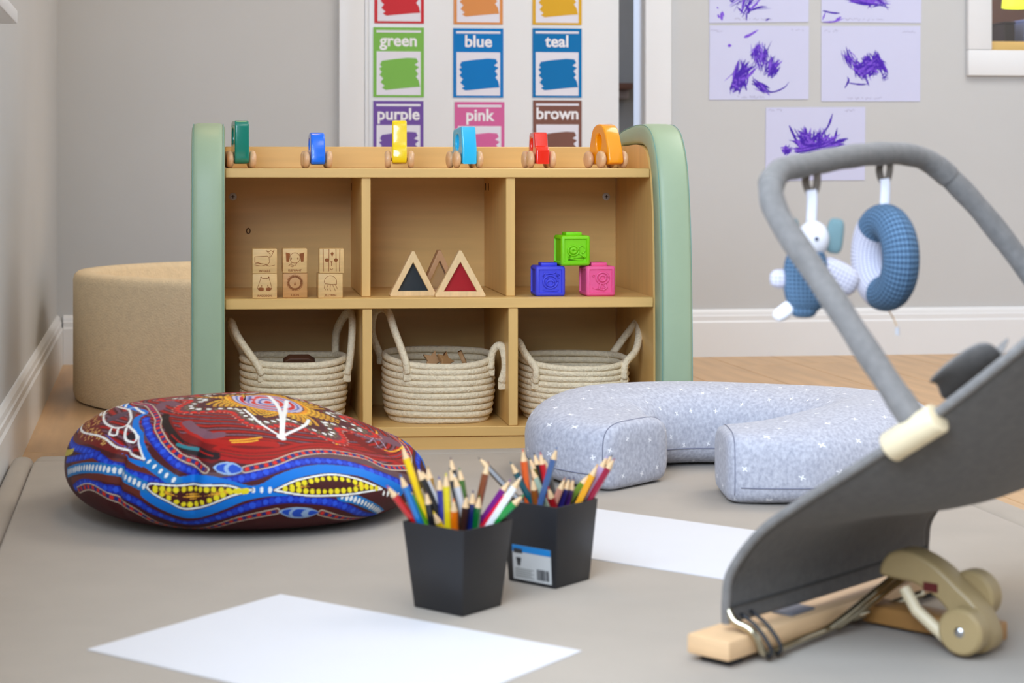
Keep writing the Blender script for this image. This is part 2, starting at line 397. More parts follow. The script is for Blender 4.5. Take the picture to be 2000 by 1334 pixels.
for side in (-1, 1):
    P = []
    x0, x1 = (HW + 0.0005, HW + 0.0625)
    for (oy, oz), (iy, iz) in zip(outer, inner):
        row = []
        for a, b in sec:
            t = (a + 1) / 2
            row.append((side * ((x0 + x1) / 2 + b * (x1 - x0) / 2), iy + (oy - iy) * t, iz + (oz - iz) * t))
        P.append(row)
    mb = MB().grid(P, wrap_v=True)
    mb.f.append(tuple(range(24))); n = len(P); mb.f.append(tuple((n - 1) * 24 + k for k in range(24)))
    padded = mb.obj('padded_end', M_mint, shelf, smooth=70)
    for (ta, tb) in ((0.90, -0.90), (0.90, 0.90)):
        pts = [(side * ((x0 + x1) / 2 + tb * (x1 - x0) / 2), iy + (oy - iy) * (0.5 + ta * 0.5 + 0.005), iz + (oz - iz) * (0.5 + ta * 0.5 + 0.005)) for (oy, oz), (iy, iz) in zip(outer, inner)]
        MB().tube(pts[:60], 0.0007, 5).obj('stitched_seam', M_seam, padded, smooth=180)
    lp = [(y, z) for y, z in inner]
    me = prism('side_panel', [[(y, z) for y, z in inner]], 0.018, 0.0, YZ)
    o = link('side_panel', me, M_maple_v, shelf); o.location = (side * (HW + 0.0095), 0, 0)
def screw(px, py, yy=DB - 0.0006):
    x = sh_at(px, yy); P = sh(x, yy); z = EYE - (py - PY) / F * P.y
    mb = MB().lathe([(0.0, 0.0015), (0.004, 0.0014), (0.0072, 0.0008), (0.0078, 0.0)], 16)
    o = mb.obj('screw', mat('zinc_screw', (206, 208, 210), 0.35, var=0.02), shelf, (x, yy, z)); o.rotation_euler = (R(90), 0, 0)
    c = MB().box(-0.0036, 0.0036, -0.0007, 0.0007, 0.0014, 0.0019).box(-0.0007, 0.0007, -0.0036, 0.0036, 0.0014, 0.0019).obj('cross_slot', M_dark, o)
screw(455, 384); screw(1184, 384)
kn = MB().tube([(0.0045 * math.cos(a) * 0.8, 0, 0.0055 * math.sin(a)) for a in np.linspace(0, 2*math.pi, 9)[:-1]], 0.0012, 5, closed=True).obj('knot', mat('knot_wood', (108, 70, 34), 0.6, var=0.1), shelf)
xk = sh_at(485, DB - 0.001); kn.location = (xk, DB - 0.0008, EYE - (451 - PY) / F * sh(xk, DB).y)
for dx, yy in ((0.5330 - HW - 0.0090, 0.30), (0.5330 - HW - 0.0090, 0.26), (0.2615 - HW - 0.009, 0.30)):
    MB().box(dx - 0.0002, dx + 0.0004, yy - 0.0035, yy + 0.0035, 0.508, 0.522).obj('slot', M_dark, shelf)

# ------------------------------------------------------------------ wooden push cars on the top board
def glossy(name, c): return mat(name, c, 0.22, var=0.02, scale=20, coat=0.6)
M_wheel = mat('beech_wheel', (224, 178, 132), 0.35, var=0.12, scale=60, coat=0.2)
wheel_me = MB().lathe([(0, -0.0062), (0.011, -0.0062), (0.0152, -0.0042), (0.0168, 0), (0.0152, 0.0042), (0.011, 0.0062), (0, 0.0062)], 28).mesh('wheel')
wheel_me.shade_smooth(); wheel_me.materials.append(M_wheel)
def car(label, px, depth, delta, col, prof, holes, thick=0.027, L=0.09, wy=(-0.027, 0.027), name='toy_car'):
    x = sh_at(px, depth); P = sh(x, depth, ZT1)
    th = math.atan2(P.x, P.y)
    t = thing(name, label, 'toy car', P, R(delta) - th, 'wooden cars lined up on the shelf top')
    me = prism('car_body', [prof] + holes, thick, 0.0032, YZ, 3)
    link('car_body', me, glossy('paint_' + str(px), col), t, smooth=35)
    for yy in wy:
        for s_ in (-1, 1):
            o = link('wheel', wheel_me, None, t, (s_ * (thick / 2 + 0.0078), yy, 0.0169)); o.rotation_euler = (0, R(90), 0)
        MB().tube([(-thick / 2 - 0.006, yy, 0.0169), (thick / 2 + 0.006, yy, 0.0169)], 0.003, 8).obj('axle', M_wheel, t)
    return t
def sm(pts, n=4): return spline(pts, n, True)
B0 = 0.0085
car('green wooden toy van at the left end of the shelf top', 469, 0.10, 6, (0, 126, 104),
    rloop(-0.036, 0.036, B0, 0.090, 0.012), [rloop(-0.012, 0.022, 0.045, 0.076, 0.012)], wy=(-0.020, 0.022))
car('small blue wooden toy car with rounded top', 618, 0.11, 5, (0, 112, 240),
    sm([(-0.040, B0), (-0.041, 0.03), (-0.034, 0.055), (-0.020, 0.067), (0.012, 0.067), (0.03, 0.054), (0.041, 0.032), (0.041, B0), (0.0, B0)]), [rloop(-0.014, 0.016, 0.036, 0.056, 0.009)])
car('tall yellow wooden toy car with flat front', 780, 0.11, 0.3, (250, 214, 0),
    sm([(-0.040, B0 + .003), (-0.042, 0.034), (-0.036, 0.045), (-0.030, 0.07), (-0.024, 0.089), (0.0, 0.091), (0.026, 0.089), (0.036, 0.06), (0.040, 0.03), (0.038, B0), (0, B0)]), [rloop(-0.012, 0.018, 0.045, 0.074, 0.012)], thick=0.028)
car('light blue wooden toy car with slanted windscreen', 907, 0.115, 14, (40, 190, 240),
    [(-0.042, B0), (-0.043, 0.036), (-0.032, 0.078), (-0.027, 0.080), (0.03, 0.076), (0.036, 0.07), (0.042, 0.036), (0.041, B0)], [rloop(-0.012, 0.017, 0.035, 0.066, 0.013)], thick=0.028)
car('red wooden toy truck with stepped bonnet', 1052, 0.115, 11, (238, 40, 12),
    [(-0.043, B0), (-0.044, 0.034), (-0.040, 0.039), (-0.028, 0.043), (-0.022, 0.066), (-0.017, 0.069), (0.022, 0.069), (0.029, 0.064), (0.036, 0.036), (0.042, 0.030), (0.042, B0)], [rloop(-0.008, 0.020, 0.034, 0.058, 0.009)], thick=0.026)
car('orange wooden toy beetle car beside the right padded end', 1183, 0.115, 24, (250, 158, 4),
    sm([(-0.046, B0), (-0.048, 0.026), (-0.040, 0.048), (-0.026, 0.074), (-0.008, 0.084), (0.012, 0.084), (0.030, 0.074), (0.042, 0.046), (0.047, 0.026), (0.045, B0), (0, B0)]), [rloop(-0.013, 0.013, 0.034, 0.066, 0.0125)], thick=0.03, wy=(-0.03, 0.03))

# ------------------------------------------------------------------ animal cubes, upper left compartment
M_cube = mat('rubberwood', (226, 184, 120), 0.5, var=0.12, scale=26, stretch=(1, 1, 5))
M_burn = mat('laser_burn', (150, 84, 34), 0.8, var=0.15, scale=80)
CS = 0.0455
def ribbon(mb, pts, wd, y):
    pts = [Vector((p[0], p[1])) for p in pts]
    for a, b in zip(pts[:-1], pts[1:]):
        d = (b - a); L = d.length
        if L < 1e-7: continue
        n = Vector((-d.y, d.x)) / L * wd / 2; e = d / L * wd * 0.3
        q = [a - e - n, b + e - n, b + e + n, a - e + n]
        mb.add([(p.x, y, p.y) for p in q], [(0, 1, 2, 3)])
def blob(mb, pts, y):
    mb.add([(p[0], y, p[1]) for p in pts], [tuple(range(len(pts)))])
def circ(cx, cy, rx, ry=None, n=16, a0=0, a1=360):
    ry = ry or rx; m_ = n + (0 if a1 - a0 == 360 else 1)
    return [(cx + rx * math.cos(R(a0 + (a1 - a0) * k / n)), cy + ry * math.sin(R(a0 + (a1 - a0) * k / n))) for k in range(m_)]
def star(mb, lines, blobs, s, y, wd=0.0007):
    k = s / 2
    for ln in lines: ribbon(mb, [(p[0] * k, p[1] * k) for p in ln], wd, y)
    for bl_ in blobs: blob(mb, [(p[0] * k, p[1] * k) for p in bl_], y)
arts = {
 'whale': ([[(-.8,.25),(.2,.3),(.35,.2),(.4,-.2),(.2,-.4),(-.3,-.3),(-.8,-.2),(-.8,.25)], [(-.75,-.2),(-.4,-.2)], [(.4,.2),(.45,.45),(.1,.75),(.35,.65),(.5,.75),(.65,.65),(.75,.78),(.6,.4),(.45,.2)], [(-.8,-.42),(-.3,-.5),(.1,-.42),(.4,-.52),(.8,-.44)], [(-.75,-.3),(-.2,-.34)]], [], 'WHALE'),
 'elephant': ([circ(0,.1,.42,.42)+[(.42,.1)], [(-.2,-.25),(-.5,-.5),(-.2,-.62),(.1,-.45),(.15,-.3)], [(-.35,-.45),(-.1,-.5)]], [[(-.75,.55),(-.5,.5),(-.38,.45),(-.45,.1),(-.5,-.22),(-.7,-.2)], [(.75,.55),(.6,.5),(.36,.45),(.45,.1),(.5,-.22),(.7,-.2)], circ(-.3,.05,.05,.09,8), circ(.24,.05,.05,.09,8)], 'ELEPHANT'),
 'tiger': ([[(-.68,.85),(-.66,-.95)], [(-.2,.85),(-.22,-.95)], [(.36,.85),(.38,-.95)], [(.68,.85),(.64,-.95)], [(-.1,-.75),(0,-.85),(.1,-.75)], [(0,-.3),(0,-.5)]], [circ(-.38,-.05,.17,.16,12), circ(.36,-.05,.16,.16,12), [(-.08,.5),(.06,.62),(.18,.5),(.05,.2)], [(-.1,-.15),(.1,-.15),(0,-.32)]], ''),
 'raccoon': ([[(-.6,-.3),(-.35,.4),(-.3,.62),(-.15,.5),(.2,.5),(.3,.62),(.4,.4),(.58,-.3)], [(-.3,.55),(.32,.55)]], [[(-.6,-.3),(-.3,-.2),(-.05,-.28),(-.1,-.5),(-.35,-.52),(-.52,-.42)], [(.6,-.3),(.3,-.2),(.1,-.28),(.12,-.48),(.38,-.52),(.52,-.42)], circ(-.25,-.1,.05,.05,8), circ(.25,-.1,.05,.05,8), circ(-.3,.6,.06,.06,8), circ(.32,.6,.06,.06,8)], 'RACCOON'),
 'lion': ([circ(-.02,.1,.48,.48)+[(.46,.1)], circ(-.02,.1,.56,.56)+[(.54,.1)]]+[[(-.02+.46*math.cos(a),.1+.46*math.sin(a)),(-.02+.66*math.cos(a),.1+.66*math.sin(a))] for a in np.linspace(0,2*math.pi,40)], [[(-.02,.22),(.06,-.1),(-.1,-.1)]], 'LION'),
 'jellyfish': ([circ(.0,.2,.5,.5,14,0,180)+[(-.5,.2)], [(-.5,.2),(-.45,.05),(-.2,.02),(.1,-.02),(.5,.0),(.5,.2)], [(-.45,.05),(-.5,-.3),(-.4,-.45)], [(-.2,.0),(-.3,-.3),(-.2,-.5)], [(.0,.0),(-.05,-.4),(.05,-.55)], [(.15,0),(.3,-.3),(.4,-.55)], [(.35,0),(.5,-.2),(.55,-.4)]], [], 'JELLYFISH')}
cube_me = MB().box(-CS/2, CS/2, 0, CS, 0, CS).mesh('cube', 0.0016, 2); shade_angle(cube_me, 40); cube_me.materials.append(M_cube)
cube_dark = cube_me.copy(); cube_dark.materials.clear(); cube_dark.materials.append(mat('rubberwood_dark', (206, 152, 90), 0.5, var=0.12, scale=26, stretch=(1, 1, 5)))
def cube(an, px, y, level, rz, label):
    x = sh_at(px, y); P = sh(x, y, ZM1 + 0.0002 + level * (CS + 0.0003))
    t = thing('animal_cube', label, 'toy block', P, SH + R(rz), 'wooden animal cubes in the upper left compartment')
    link('cube_body', cube_dark if an == 'lion' else cube_me, None, t)
    L, Bl, word = arts[an]; mb = MB()
    star(mb, [[(p[0], p[1] + 0.12) for p in l] for l in L], [[(p[0], p[1] + 0.12) for p in b] for b in Bl], CS, -0.00025, 0.0011 if an in ('lion', 'tiger') else 0.0008)
    mb.v = [(v[0], v[1], v[2] + CS / 2) for v in mb.v]
    mb.obj('engraved_animal', M_burn, t, fixn=False)
    if word:
        o = link('engraved_word', text_mesh(word, 0.0062 if len(word) < 7 else 0.0052, 0.0001, 0.0001), M_burn, t, (0, -0.0003, 0.0048)); o.rotation_euler = (R(90), 0, 0)
cube('raccoon', 517, 0.008, 0, 0, 'wooden cube engraved with a raccoon, under the whale cube')
cube('whale', 517, 0.008, 1, 0.5, 'wooden cube engraved with a whale, top of the left stack')
cube('lion', 576.5, 0.024, 0, -1, 'darker wooden cube engraved with a lion, under the elephant cube')
cube('elephant', 576, 0.024, 1, 0, 'wooden cube engraved with an elephant, top of the middle stack')
cube('jellyfish', 645.5, 0.010, 0, 1, 'wooden cube engraved with a jellyfish, under the striped tiger cube')
cube('tiger', 647.5, 0.010, 1, -1.5, 'wooden cube engraved with tiger stripes, top of the right stack')

# ------------------------------------------------------------------ see-through triangles, upper middle compartment
M_tri = mat('pale_rubberwood', (236, 200, 146), 0.5, var=0.1, scale=30, stretch=(4, 1, 1))
M_tri2 = mat('brown_rubberwood', (196, 146, 100), 0.5, var=0.1, scale=30, stretch=(4, 1, 1))
def acrylic(name, c, tr):
    m = mat(name, c, 0.08, var=0.01, trans=tr); return m
def triangle(px, y, rz, wpx, hpx, col, tr, label, wood):
    x = sh_at(px, y); P = sh(x, y, ZM1 + 0.0003); k = P.y / F
    W = wpx * k; H = hpx * k
    t = thing('see_through_triangle', label, 'toy block', P, SH + R(rz), 'framed triangles in the upper middle compartment')
    fw = W * 0.105
    a = math.atan2(H, W / 2); ins = fw
    ix = W / 2 - ins / math.tan(a / 2); top = H - ins / math.cos(a)
    out = [(-W/2 + 0.002, 0), (W/2 - 0.002, 0), (W/2 - 0.001, 0.003), (0.0022, H), (-0.0022, H), (-W/2 + 0.001, 0.003)]
    link('wood_frame', prism('wood_frame', [out, [(-ix, ins), (ix, ins), (0, top)]], 0.026, 0.001, XZ, 1), wood, t, smooth=30)
    link('acrylic_pane', prism('acrylic_pane', [[(-ix - 0.001, ins - 0.001), (ix + 0.001, ins - 0.001), (0, top + 0.0015)]], 0.004, 0, XZ), acrylic('acrylic_%d' % px, col, tr), t)
triangle(805.5, 0.060, 1, 93, 87, (64, 72, 78), 0.35, 'wood framed triangle with dark grey pane', M_tri)
triangle(857, 0.125, 3, 80, 84, (236, 224, 205), 0.9, 'brown framed triangle half hidden behind the grey and red ones', M_tri2)
triangle(898, 0.034, -2, 101, 90, (206, 44, 58), 0.45, 'wood framed triangle with red pane', M_tri)

# ------------------------------------------------------------------ soft blocks, upper right compartment
def soft_block(px, y, z, rz, col, label, art):
    S = 0.0565; x = sh_at(px, y); P = sh(x, y, z)
    t = thing('soft_block', label, 'toy block', P, SH + R(rz), 'soft rubber blocks in the upper right compartment')
    m = mat('rubber_%d' % px, col, 0.5, var=0.03, scale=30, bump=0.03, bscale=300)
    bm = bmesh.new(); bmesh.ops.create_cube(bm, size=S); bm.normal_update()
    for f in list(bm.faces):
        if abs(f.normal.z) > 0.5: continue
        r_ = bmesh.ops.inset_individual(bm, faces=[f], thickness=S * 0.16, depth=0)
        r_ = bmesh.ops.inset_individual(bm, faces=[f], thickness=S * 0.03, depth=-S * 0.05)
    ed = [e for e in bm.edges if len(e.link_faces) == 2 and e.calc_face_angle(0) > 1.2 and max(abs(e.verts[0].co[i] - 0) for i in range(3)) > S * 0.49 and all(sum(abs(abs(c) - S/2) < 1e-5 for c in v.co) >= 2 for v in e.verts)]
    bmesh.ops.bevel(bm, geom=ed, offset=0.0048, segments=3, affect='EDGES', profile=0.5)
    bmesh.ops.translate(bm, verts=bm.verts, vec=(0, S / 2, S / 2))
    me = bpy.data.meshes.new('block'); bm.to_mesh(me); bm.free(); shade_angle(me, 40)
    link('block_body', me, m, t)
    MB().box(-S*0.27, S*0.27, S*0.23, S*0.77, S - 0.0005, S + 0.0058).obj('top_stud', m, t, smooth=40, bevel=0.0014)
    mb = MB()
    yy = S * 0.05 - 0.0006
    for ln, r_ in art: mb.tube([(p[0]*S*1.25, yy, p[1]*S*1.25 + S/2) for p in ln], r_ * 1.1, 6)
    mb.obj('raised_picture', m, t, smooth=180)
cat_art = [(circ(-.06,.0,.15,.13,14)+[(.09,0)], .0018), (circ(-.06,.0,.07,.06,10)+[(.01,0)], .003), ([(.0,.06),(.04,.13),(.06,.05),(.04,-.03)], .0013), (circ(.17,.03,.09,.1,14,-90,200), .0014), ([(.1,-.08),(.2,-.14),(.26,-.2)], .0016), ([(-.22,-.17),(-.12,-.12),(-.2,-.22)], .0012), ([(-.12,-.14),(-.2,-.24),(.2,-.25),(.24,-.18),(-.05,-.19)], .0014)]
pig_art = [(circ(0,-.02,.19,.17,18)+[(.19,-.02)], .0018), (circ(0,-.05,.1,.08,14)+[(.1,-.05)], .002), ([(-.2,.12),(-.16,.22),(-.05,.2),(.05,.2),(.15,.24),(.2,.12)], .0014), (circ(.2,.14,.05,.07,8)+[(.25,.14)], .001), ([(-.2,-.24),(.1,-.26),(.22,-.24)], .0012), (circ(-.07,.08,.02,.02,6)+[(-.05,.08)], .001)]
turtle_art = [(circ(.05,.08,.17,.15,16)+[(.22,.08)], .0018), (circ(.05,.08,.09,.08,12)+[(.14,.08)], .0022), ([(.0,-.07),(-.05,-.2),(.08,-.24),(.16,-.18),(.12,-.08)], .0022), ([(-.22,-.18),(-.05,-.22)], .0012), ([(.06,-.1),(.14,-.14),(.05,-.2)], .0016), (circ(-.2,.15,.03,.03,8)+[(-.17,.15)], .001)]
ZS = ZM1 + 0.0003
soft_block(1075.5, 0.022, ZS, 1, (66, 70, 214), 'blue soft rubber block, lower left of the three', pig_art)
soft_block(1174, 0.020, ZS, 4, (240, 92, 146), 'pink soft rubber block, lower right of the three', turtle_art)
soft_block(1125, 0.020, ZS + 0.0565 + 0.0006, 5, (128, 214, 0), 'lime green soft rubber block on top of the blue and pink', cat_art)

# ------------------------------------------------------------------ coiled rope baskets
def basket(label, px0, px1, y, rim_h, tilt, flare, handles, fill, side_bulge=0.0):
    xa, xb = sh_at(px0, y), sh_at(px1, y); cx = (xa + xb) / 2; A = (xb - xa) / 2 - 0.004; Bd = 0.098
    P = sh(cx, y, ZB1 + 0.0002)
    t = thing('rope_basket', label, 'basket', P, SH, 'rope baskets in the lower compartments')
    nco = 10; dz = rim_h / nco
    def ring(k, n=56):
        f = (k + 0.5) / nco; s_ = 0.93 + 0.07 * min(1, f * 2.2) + flare * max(0, f - 0.5)
        if k == 0: s_ = 0.89
        pts = []
        for i in range(n):
            a = 2 * math.pi * i / n; c, s2 = math.cos(a), math.sin(a); e = 0.78
            x = A * s_ * math.copysign(abs(c) ** e, c); yv = Bd * s_ * math.copysign(abs(s2) ** e, s2)
            z = dz * (k + 0.5) + f * f * (tilt * s2 * 0.5 + 0.006 * c * c) + 0.0008 * math.sin(3 * a + k)
            pts.append((x, yv, z))
        return pts
    for k in range(nco):
        MB().tube(ring(k), dz * 0.56, 8, closed=True).obj('rope_coil', M_rope, t, smooth=180)
    MB().add([(p[0], p[1], dz * 0.4) for p in ring(0)], [tuple(range(56))]).add([(p[0], p[1], dz * 0.1) for p in ring(0)], [tuple(range(56))]).obj('base', M_rope, t)
    top = ring(nco - 1)
    for hp in handles:
        pts = spline(hp, 7)
        h = MB().tube(pts, 0.0072, 8, flat=1.3).obj('handle', M_rope, t, smooth=180)
        for q in (hp[0], hp[-1]):
            d = -1 if q[1] < 0 else 1
            MB().box(q[0] - 0.008, q[0] + 0.008, q[1] - 0.0035, q[1] + 0.0035, q[2] - 0.014, q[2] + 0.008).obj('handle_tab', M_rope, h, smooth=40, bevel=0.003)
    if fill: fill(t, A, Bd, rim_h)
    return t, A, Bd
M_toy = mat('small_wood_toys', (186, 138, 88), 0.6, var=0.12, scale=40)
M_toyd = mat('dark_wood_toys', (92, 56, 34), 0.6, var=0.12, scale=40)
def lx(px, y, cx): return sh_at(px, y) - cx
def fill_star(t, A, Bd, h):
    W = t.matrix_basis
    for i, (x, yv, rz, rx) in enumerate(((-0.012, -0.012, 10, 70), (0.012, -0.02, 40, 60), (0.05, 0.01, 80, 65))):
        pts = [((0.021 if k % 2 == 0 else 0.010) * math.cos(R(36*k)), (0.021 if k % 2 == 0 else 0.010) * math.sin(R(36*k))) for k in range(10)]
        me = prism('wooden_star', [pts], 0.008, 0.001)
        o = link('wooden_star', me, M_toy, None)
        o.location = W @ Vector((x, yv, h - 0.008)); o.rotation_euler = (R(rx), R(8 * i), R(rz))
        o.location = t.location + s_dir * x + s_dep * yv + Vector((0, 0, h - 0.010))
        tag(o, ['wooden star poking out of the middle basket, leftmost', 'wooden star poking out of the middle basket, centre', 'wooden star in the middle basket near its short handle'][i], 'toy', 'wooden stars in the middle basket')
def fill_dark(t, A, Bd, h):
    me = prism('wooden_arch', [[(-0.03, -0.01), (0.03, -0.01), (0.03, 0.004), (0.018, 0.012), (-0.018, 0.012), (-0.03, 0.004)]], 0.02, 0.002, XZ)
    o = link('wooden_arch', me, M_toyd, None); o.location = t.location + s_dir * 0.01 + s_dep * -0.015 + Vector((0, 0, h - 0.008)); o.rotation_euler = (R(20), 0, SH)
    tag(o, 'dark brown wooden piece inside the left basket', 'toy')
def pan(t, A, Bd, h): pass
yb = 0.125
def cxof(p0, p1): return (sh_at(p0, yb) + sh_at(p1, yb)) / 2
c1 = cxof(470, 676)
basket('rope basket with two upright handles behind the patterned cushion', 470, 676, yb, 0.118, 0.0, 0.02,
       [[(-0.062, -0.088, 0.095), (-0.072, -0.085, 0.115), (-0.105, -0.05, 0.160), (-0.118, -0.01, 0.186), (-0.116, 0.02, 0.165), (-0.098, 0.045, 0.125), (-0.09, 0.05, 0.1)],
        [(0.098, -0.055, 0.090), (0.104, -0.05, 0.115), (0.110, -0.03, 0.165), (0.111, 0.0, 0.198), (0.102, 0.03, 0.196), (0.086, 0.06, 0.160), (0.084, 0.07, 0.11)]], fill_dark)
basket('rope basket with one tall handle, middle compartment', 748, 962, yb, 0.120, 0.014, 0.0,
       [[(-0.068, -0.090, 0.095), (-0.072, -0.088, 0.12), (-0.088, -0.06, 0.17), (-0.1, -0.02, 0.208), (-0.118, 0.03, 0.204), (-0.122, 0.07, 0.16), (-0.105, 0.06, 0.11)],
        [(0.092, -0.066, 0.100), (0.095, -0.066, 0.128), (0.104, -0.070, 0.143), (0.115, -0.076, 0.138), (0.119, -0.080, 0.105), (0.112, -0.080, 0.076)]], fill_star)
basket('rope basket behind the grey nursing pillow, right compartment', 1014, 1222, yb, 0.112, 0.010, 0.0,
       [[(-0.086, -0.075, 0.075), (-0.085, -0.077, 0.10), (-0.10, -0.05, 0.125), (-0.108, -0.02, 0.145), (-0.112, 0.03, 0.135), (-0.098, 0.055, 0.105)],
        [(0.083, -0.078, 0.080), (0.086, -0.075, 0.108), (0.112, -0.05, 0.130), (0.128, -0.01, 0.160), (0.134, 0.03, 0.178), (0.118, 0.06, 0.150), (0.09, 0.065, 0.11)]], None)

# ------------------------------------------------------------------ foam ball pit behind the shelf
bp = thing('foam_ball_pit', 'round cream boucle foam ball pit standing against the wall', 'ball pit', (-0.235, 4.43, 0.0))
MB().lathe([(0.450, 0.004), (0.455, 0.02), (0.455, 0.285), (0.452, 0.297), (0.444, 0.304), (0.415, 0.306), (0.407, 0.302), (0.402, 0.292), (0.400, 0.055)], 96).obj('foam_wall', M_cream, bp, smooth=60)
MB().lathe([(0.0, 0.055), (0.399, 0.055), (0.44, 0.003), (0.0, 0.003)], 64).obj('base_pad', M_cream, bp)

# ------------------------------------------------------------------ colour cards on the door
def flat_quad(mb, pts, v): mb.add([(p[0], v, p[1]) for p in pts], [tuple(range(len(pts)))])
M_lamin = mat('laminated_white', (232, 232, 244), 0.12, var=0.01, scale=12, coat=0.6)
M_letter = mat('white_lettering', (240, 240, 246), 0.3, var=0.005)
swatch = [(-.40,.22),(-.36,.30),(-.1,.34),(.2,.37),(.38,.36),(.42,.28),(.34,.22),(.44,.17),(.36,.10),(.42,.02),(.37,-.04),(.43,-.12),(.46,-.26),(.30,-.27),(.0,-.30),(-.28,-.33),(-.36,-.28),(-.30,-.24),(-.39,-.16),(-.33,-.08),(-.41,.0),(-.36,.06),(-.42,.14),(-.36,.17)]
def card(px0, px1, py0, py1, col, word, label, dx=0.0):
    v = VD - 0.0016
    u0, h1 = wall_uh(px0, py0, v); u1, h0 = wall_uh(px1, py1, v)
    W = u1 - u0; H = h1 - h0; cu, ch = (u0 + u1) / 2, (h0 + h1) / 2
    t = thing('colour_card', label, 'card', rm(cu, v, ch), ROOM, 'colour cards on the door')
    m = mat('card_' + word, col, 0.14, var=0.02, scale=14, coat=0.6)
    MB().box(-W/2, W/2, -0.0006, 0.0006, -H/2, H/2).obj('card_sheet', m, t)
    MB().box(-W*0.435, W*0.435, -0.0010, -0.00065, -H*0.47, H*0.155).obj('white_panel', M_lamin, t)
    MB().box(-W*0.44, W*0.44, -0.0010, -0.00065, H*0.425, H*0.458).obj('white_stripe', M_lamin, t)
    mb = MB(); k = W * 0.92; n = len(swatch)
    pts = [(p[0] * k, -H * 0.18 + p[1] * k * 0.98) for p in swatch]
    vs = [(p[0], -0.0016, p[1]) for p in pts] + [(p[0], -0.00105, p[1]) for p in pts]
    mb.add(vs, [tuple(range(n))] + [(i, (i+1) % n, n + (i+1) % n, n + i) for i in range(n)])
    mb.obj('paint_swatch', m, t)
    if word:
        tm = text_mesh(word, 0.048, 0.0002, 0.0012)
        xs = [p.co.x for p in tm.vertices]; wd = max(xs) - min(xs)
        k = min(1.0, W * 0.93 / wd); tm.transform(Matrix.Scale(k, 4, (1, 0, 0)))
        o = link('lettering', tm, M_letter, t, (0, -0.0011, H * 0.305)); o.rotation_euler = (R(90), 0, 0)
card(731, 828, -92, 46, (206, 48, 56), 'red', 'red colour card at the top of the door, only its lower end showing')
card(886, 982, -90, 48, (222, 148, 84), 'orange', 'orange colour card at the top of the door, only its lower end showing')
card(1040, 1136, -88, 49, (224, 174, 42), 'yellow', 'yellow colour card at the top of the door, only its lower end showing')
card(729, 828, 53, 190, (128, 190, 84), 'green', 'colour card reading green')
card(885, 983, 55, 191, (0, 122, 200), 'blue', 'colour card reading blue')
card(1040, 1136, 55, 191, (0, 116, 184), 'teal', 'colour card reading teal')
card(729, 827, 197, 334, (116, 84, 168), 'purple', 'colour card reading purple')
card(888, 985, 199, 336, (216, 104, 162), 'pink', 'colour card reading pink')
card(1041, 1136, 196, 333, (128, 86, 74), 'brown', 'colour card reading brown')

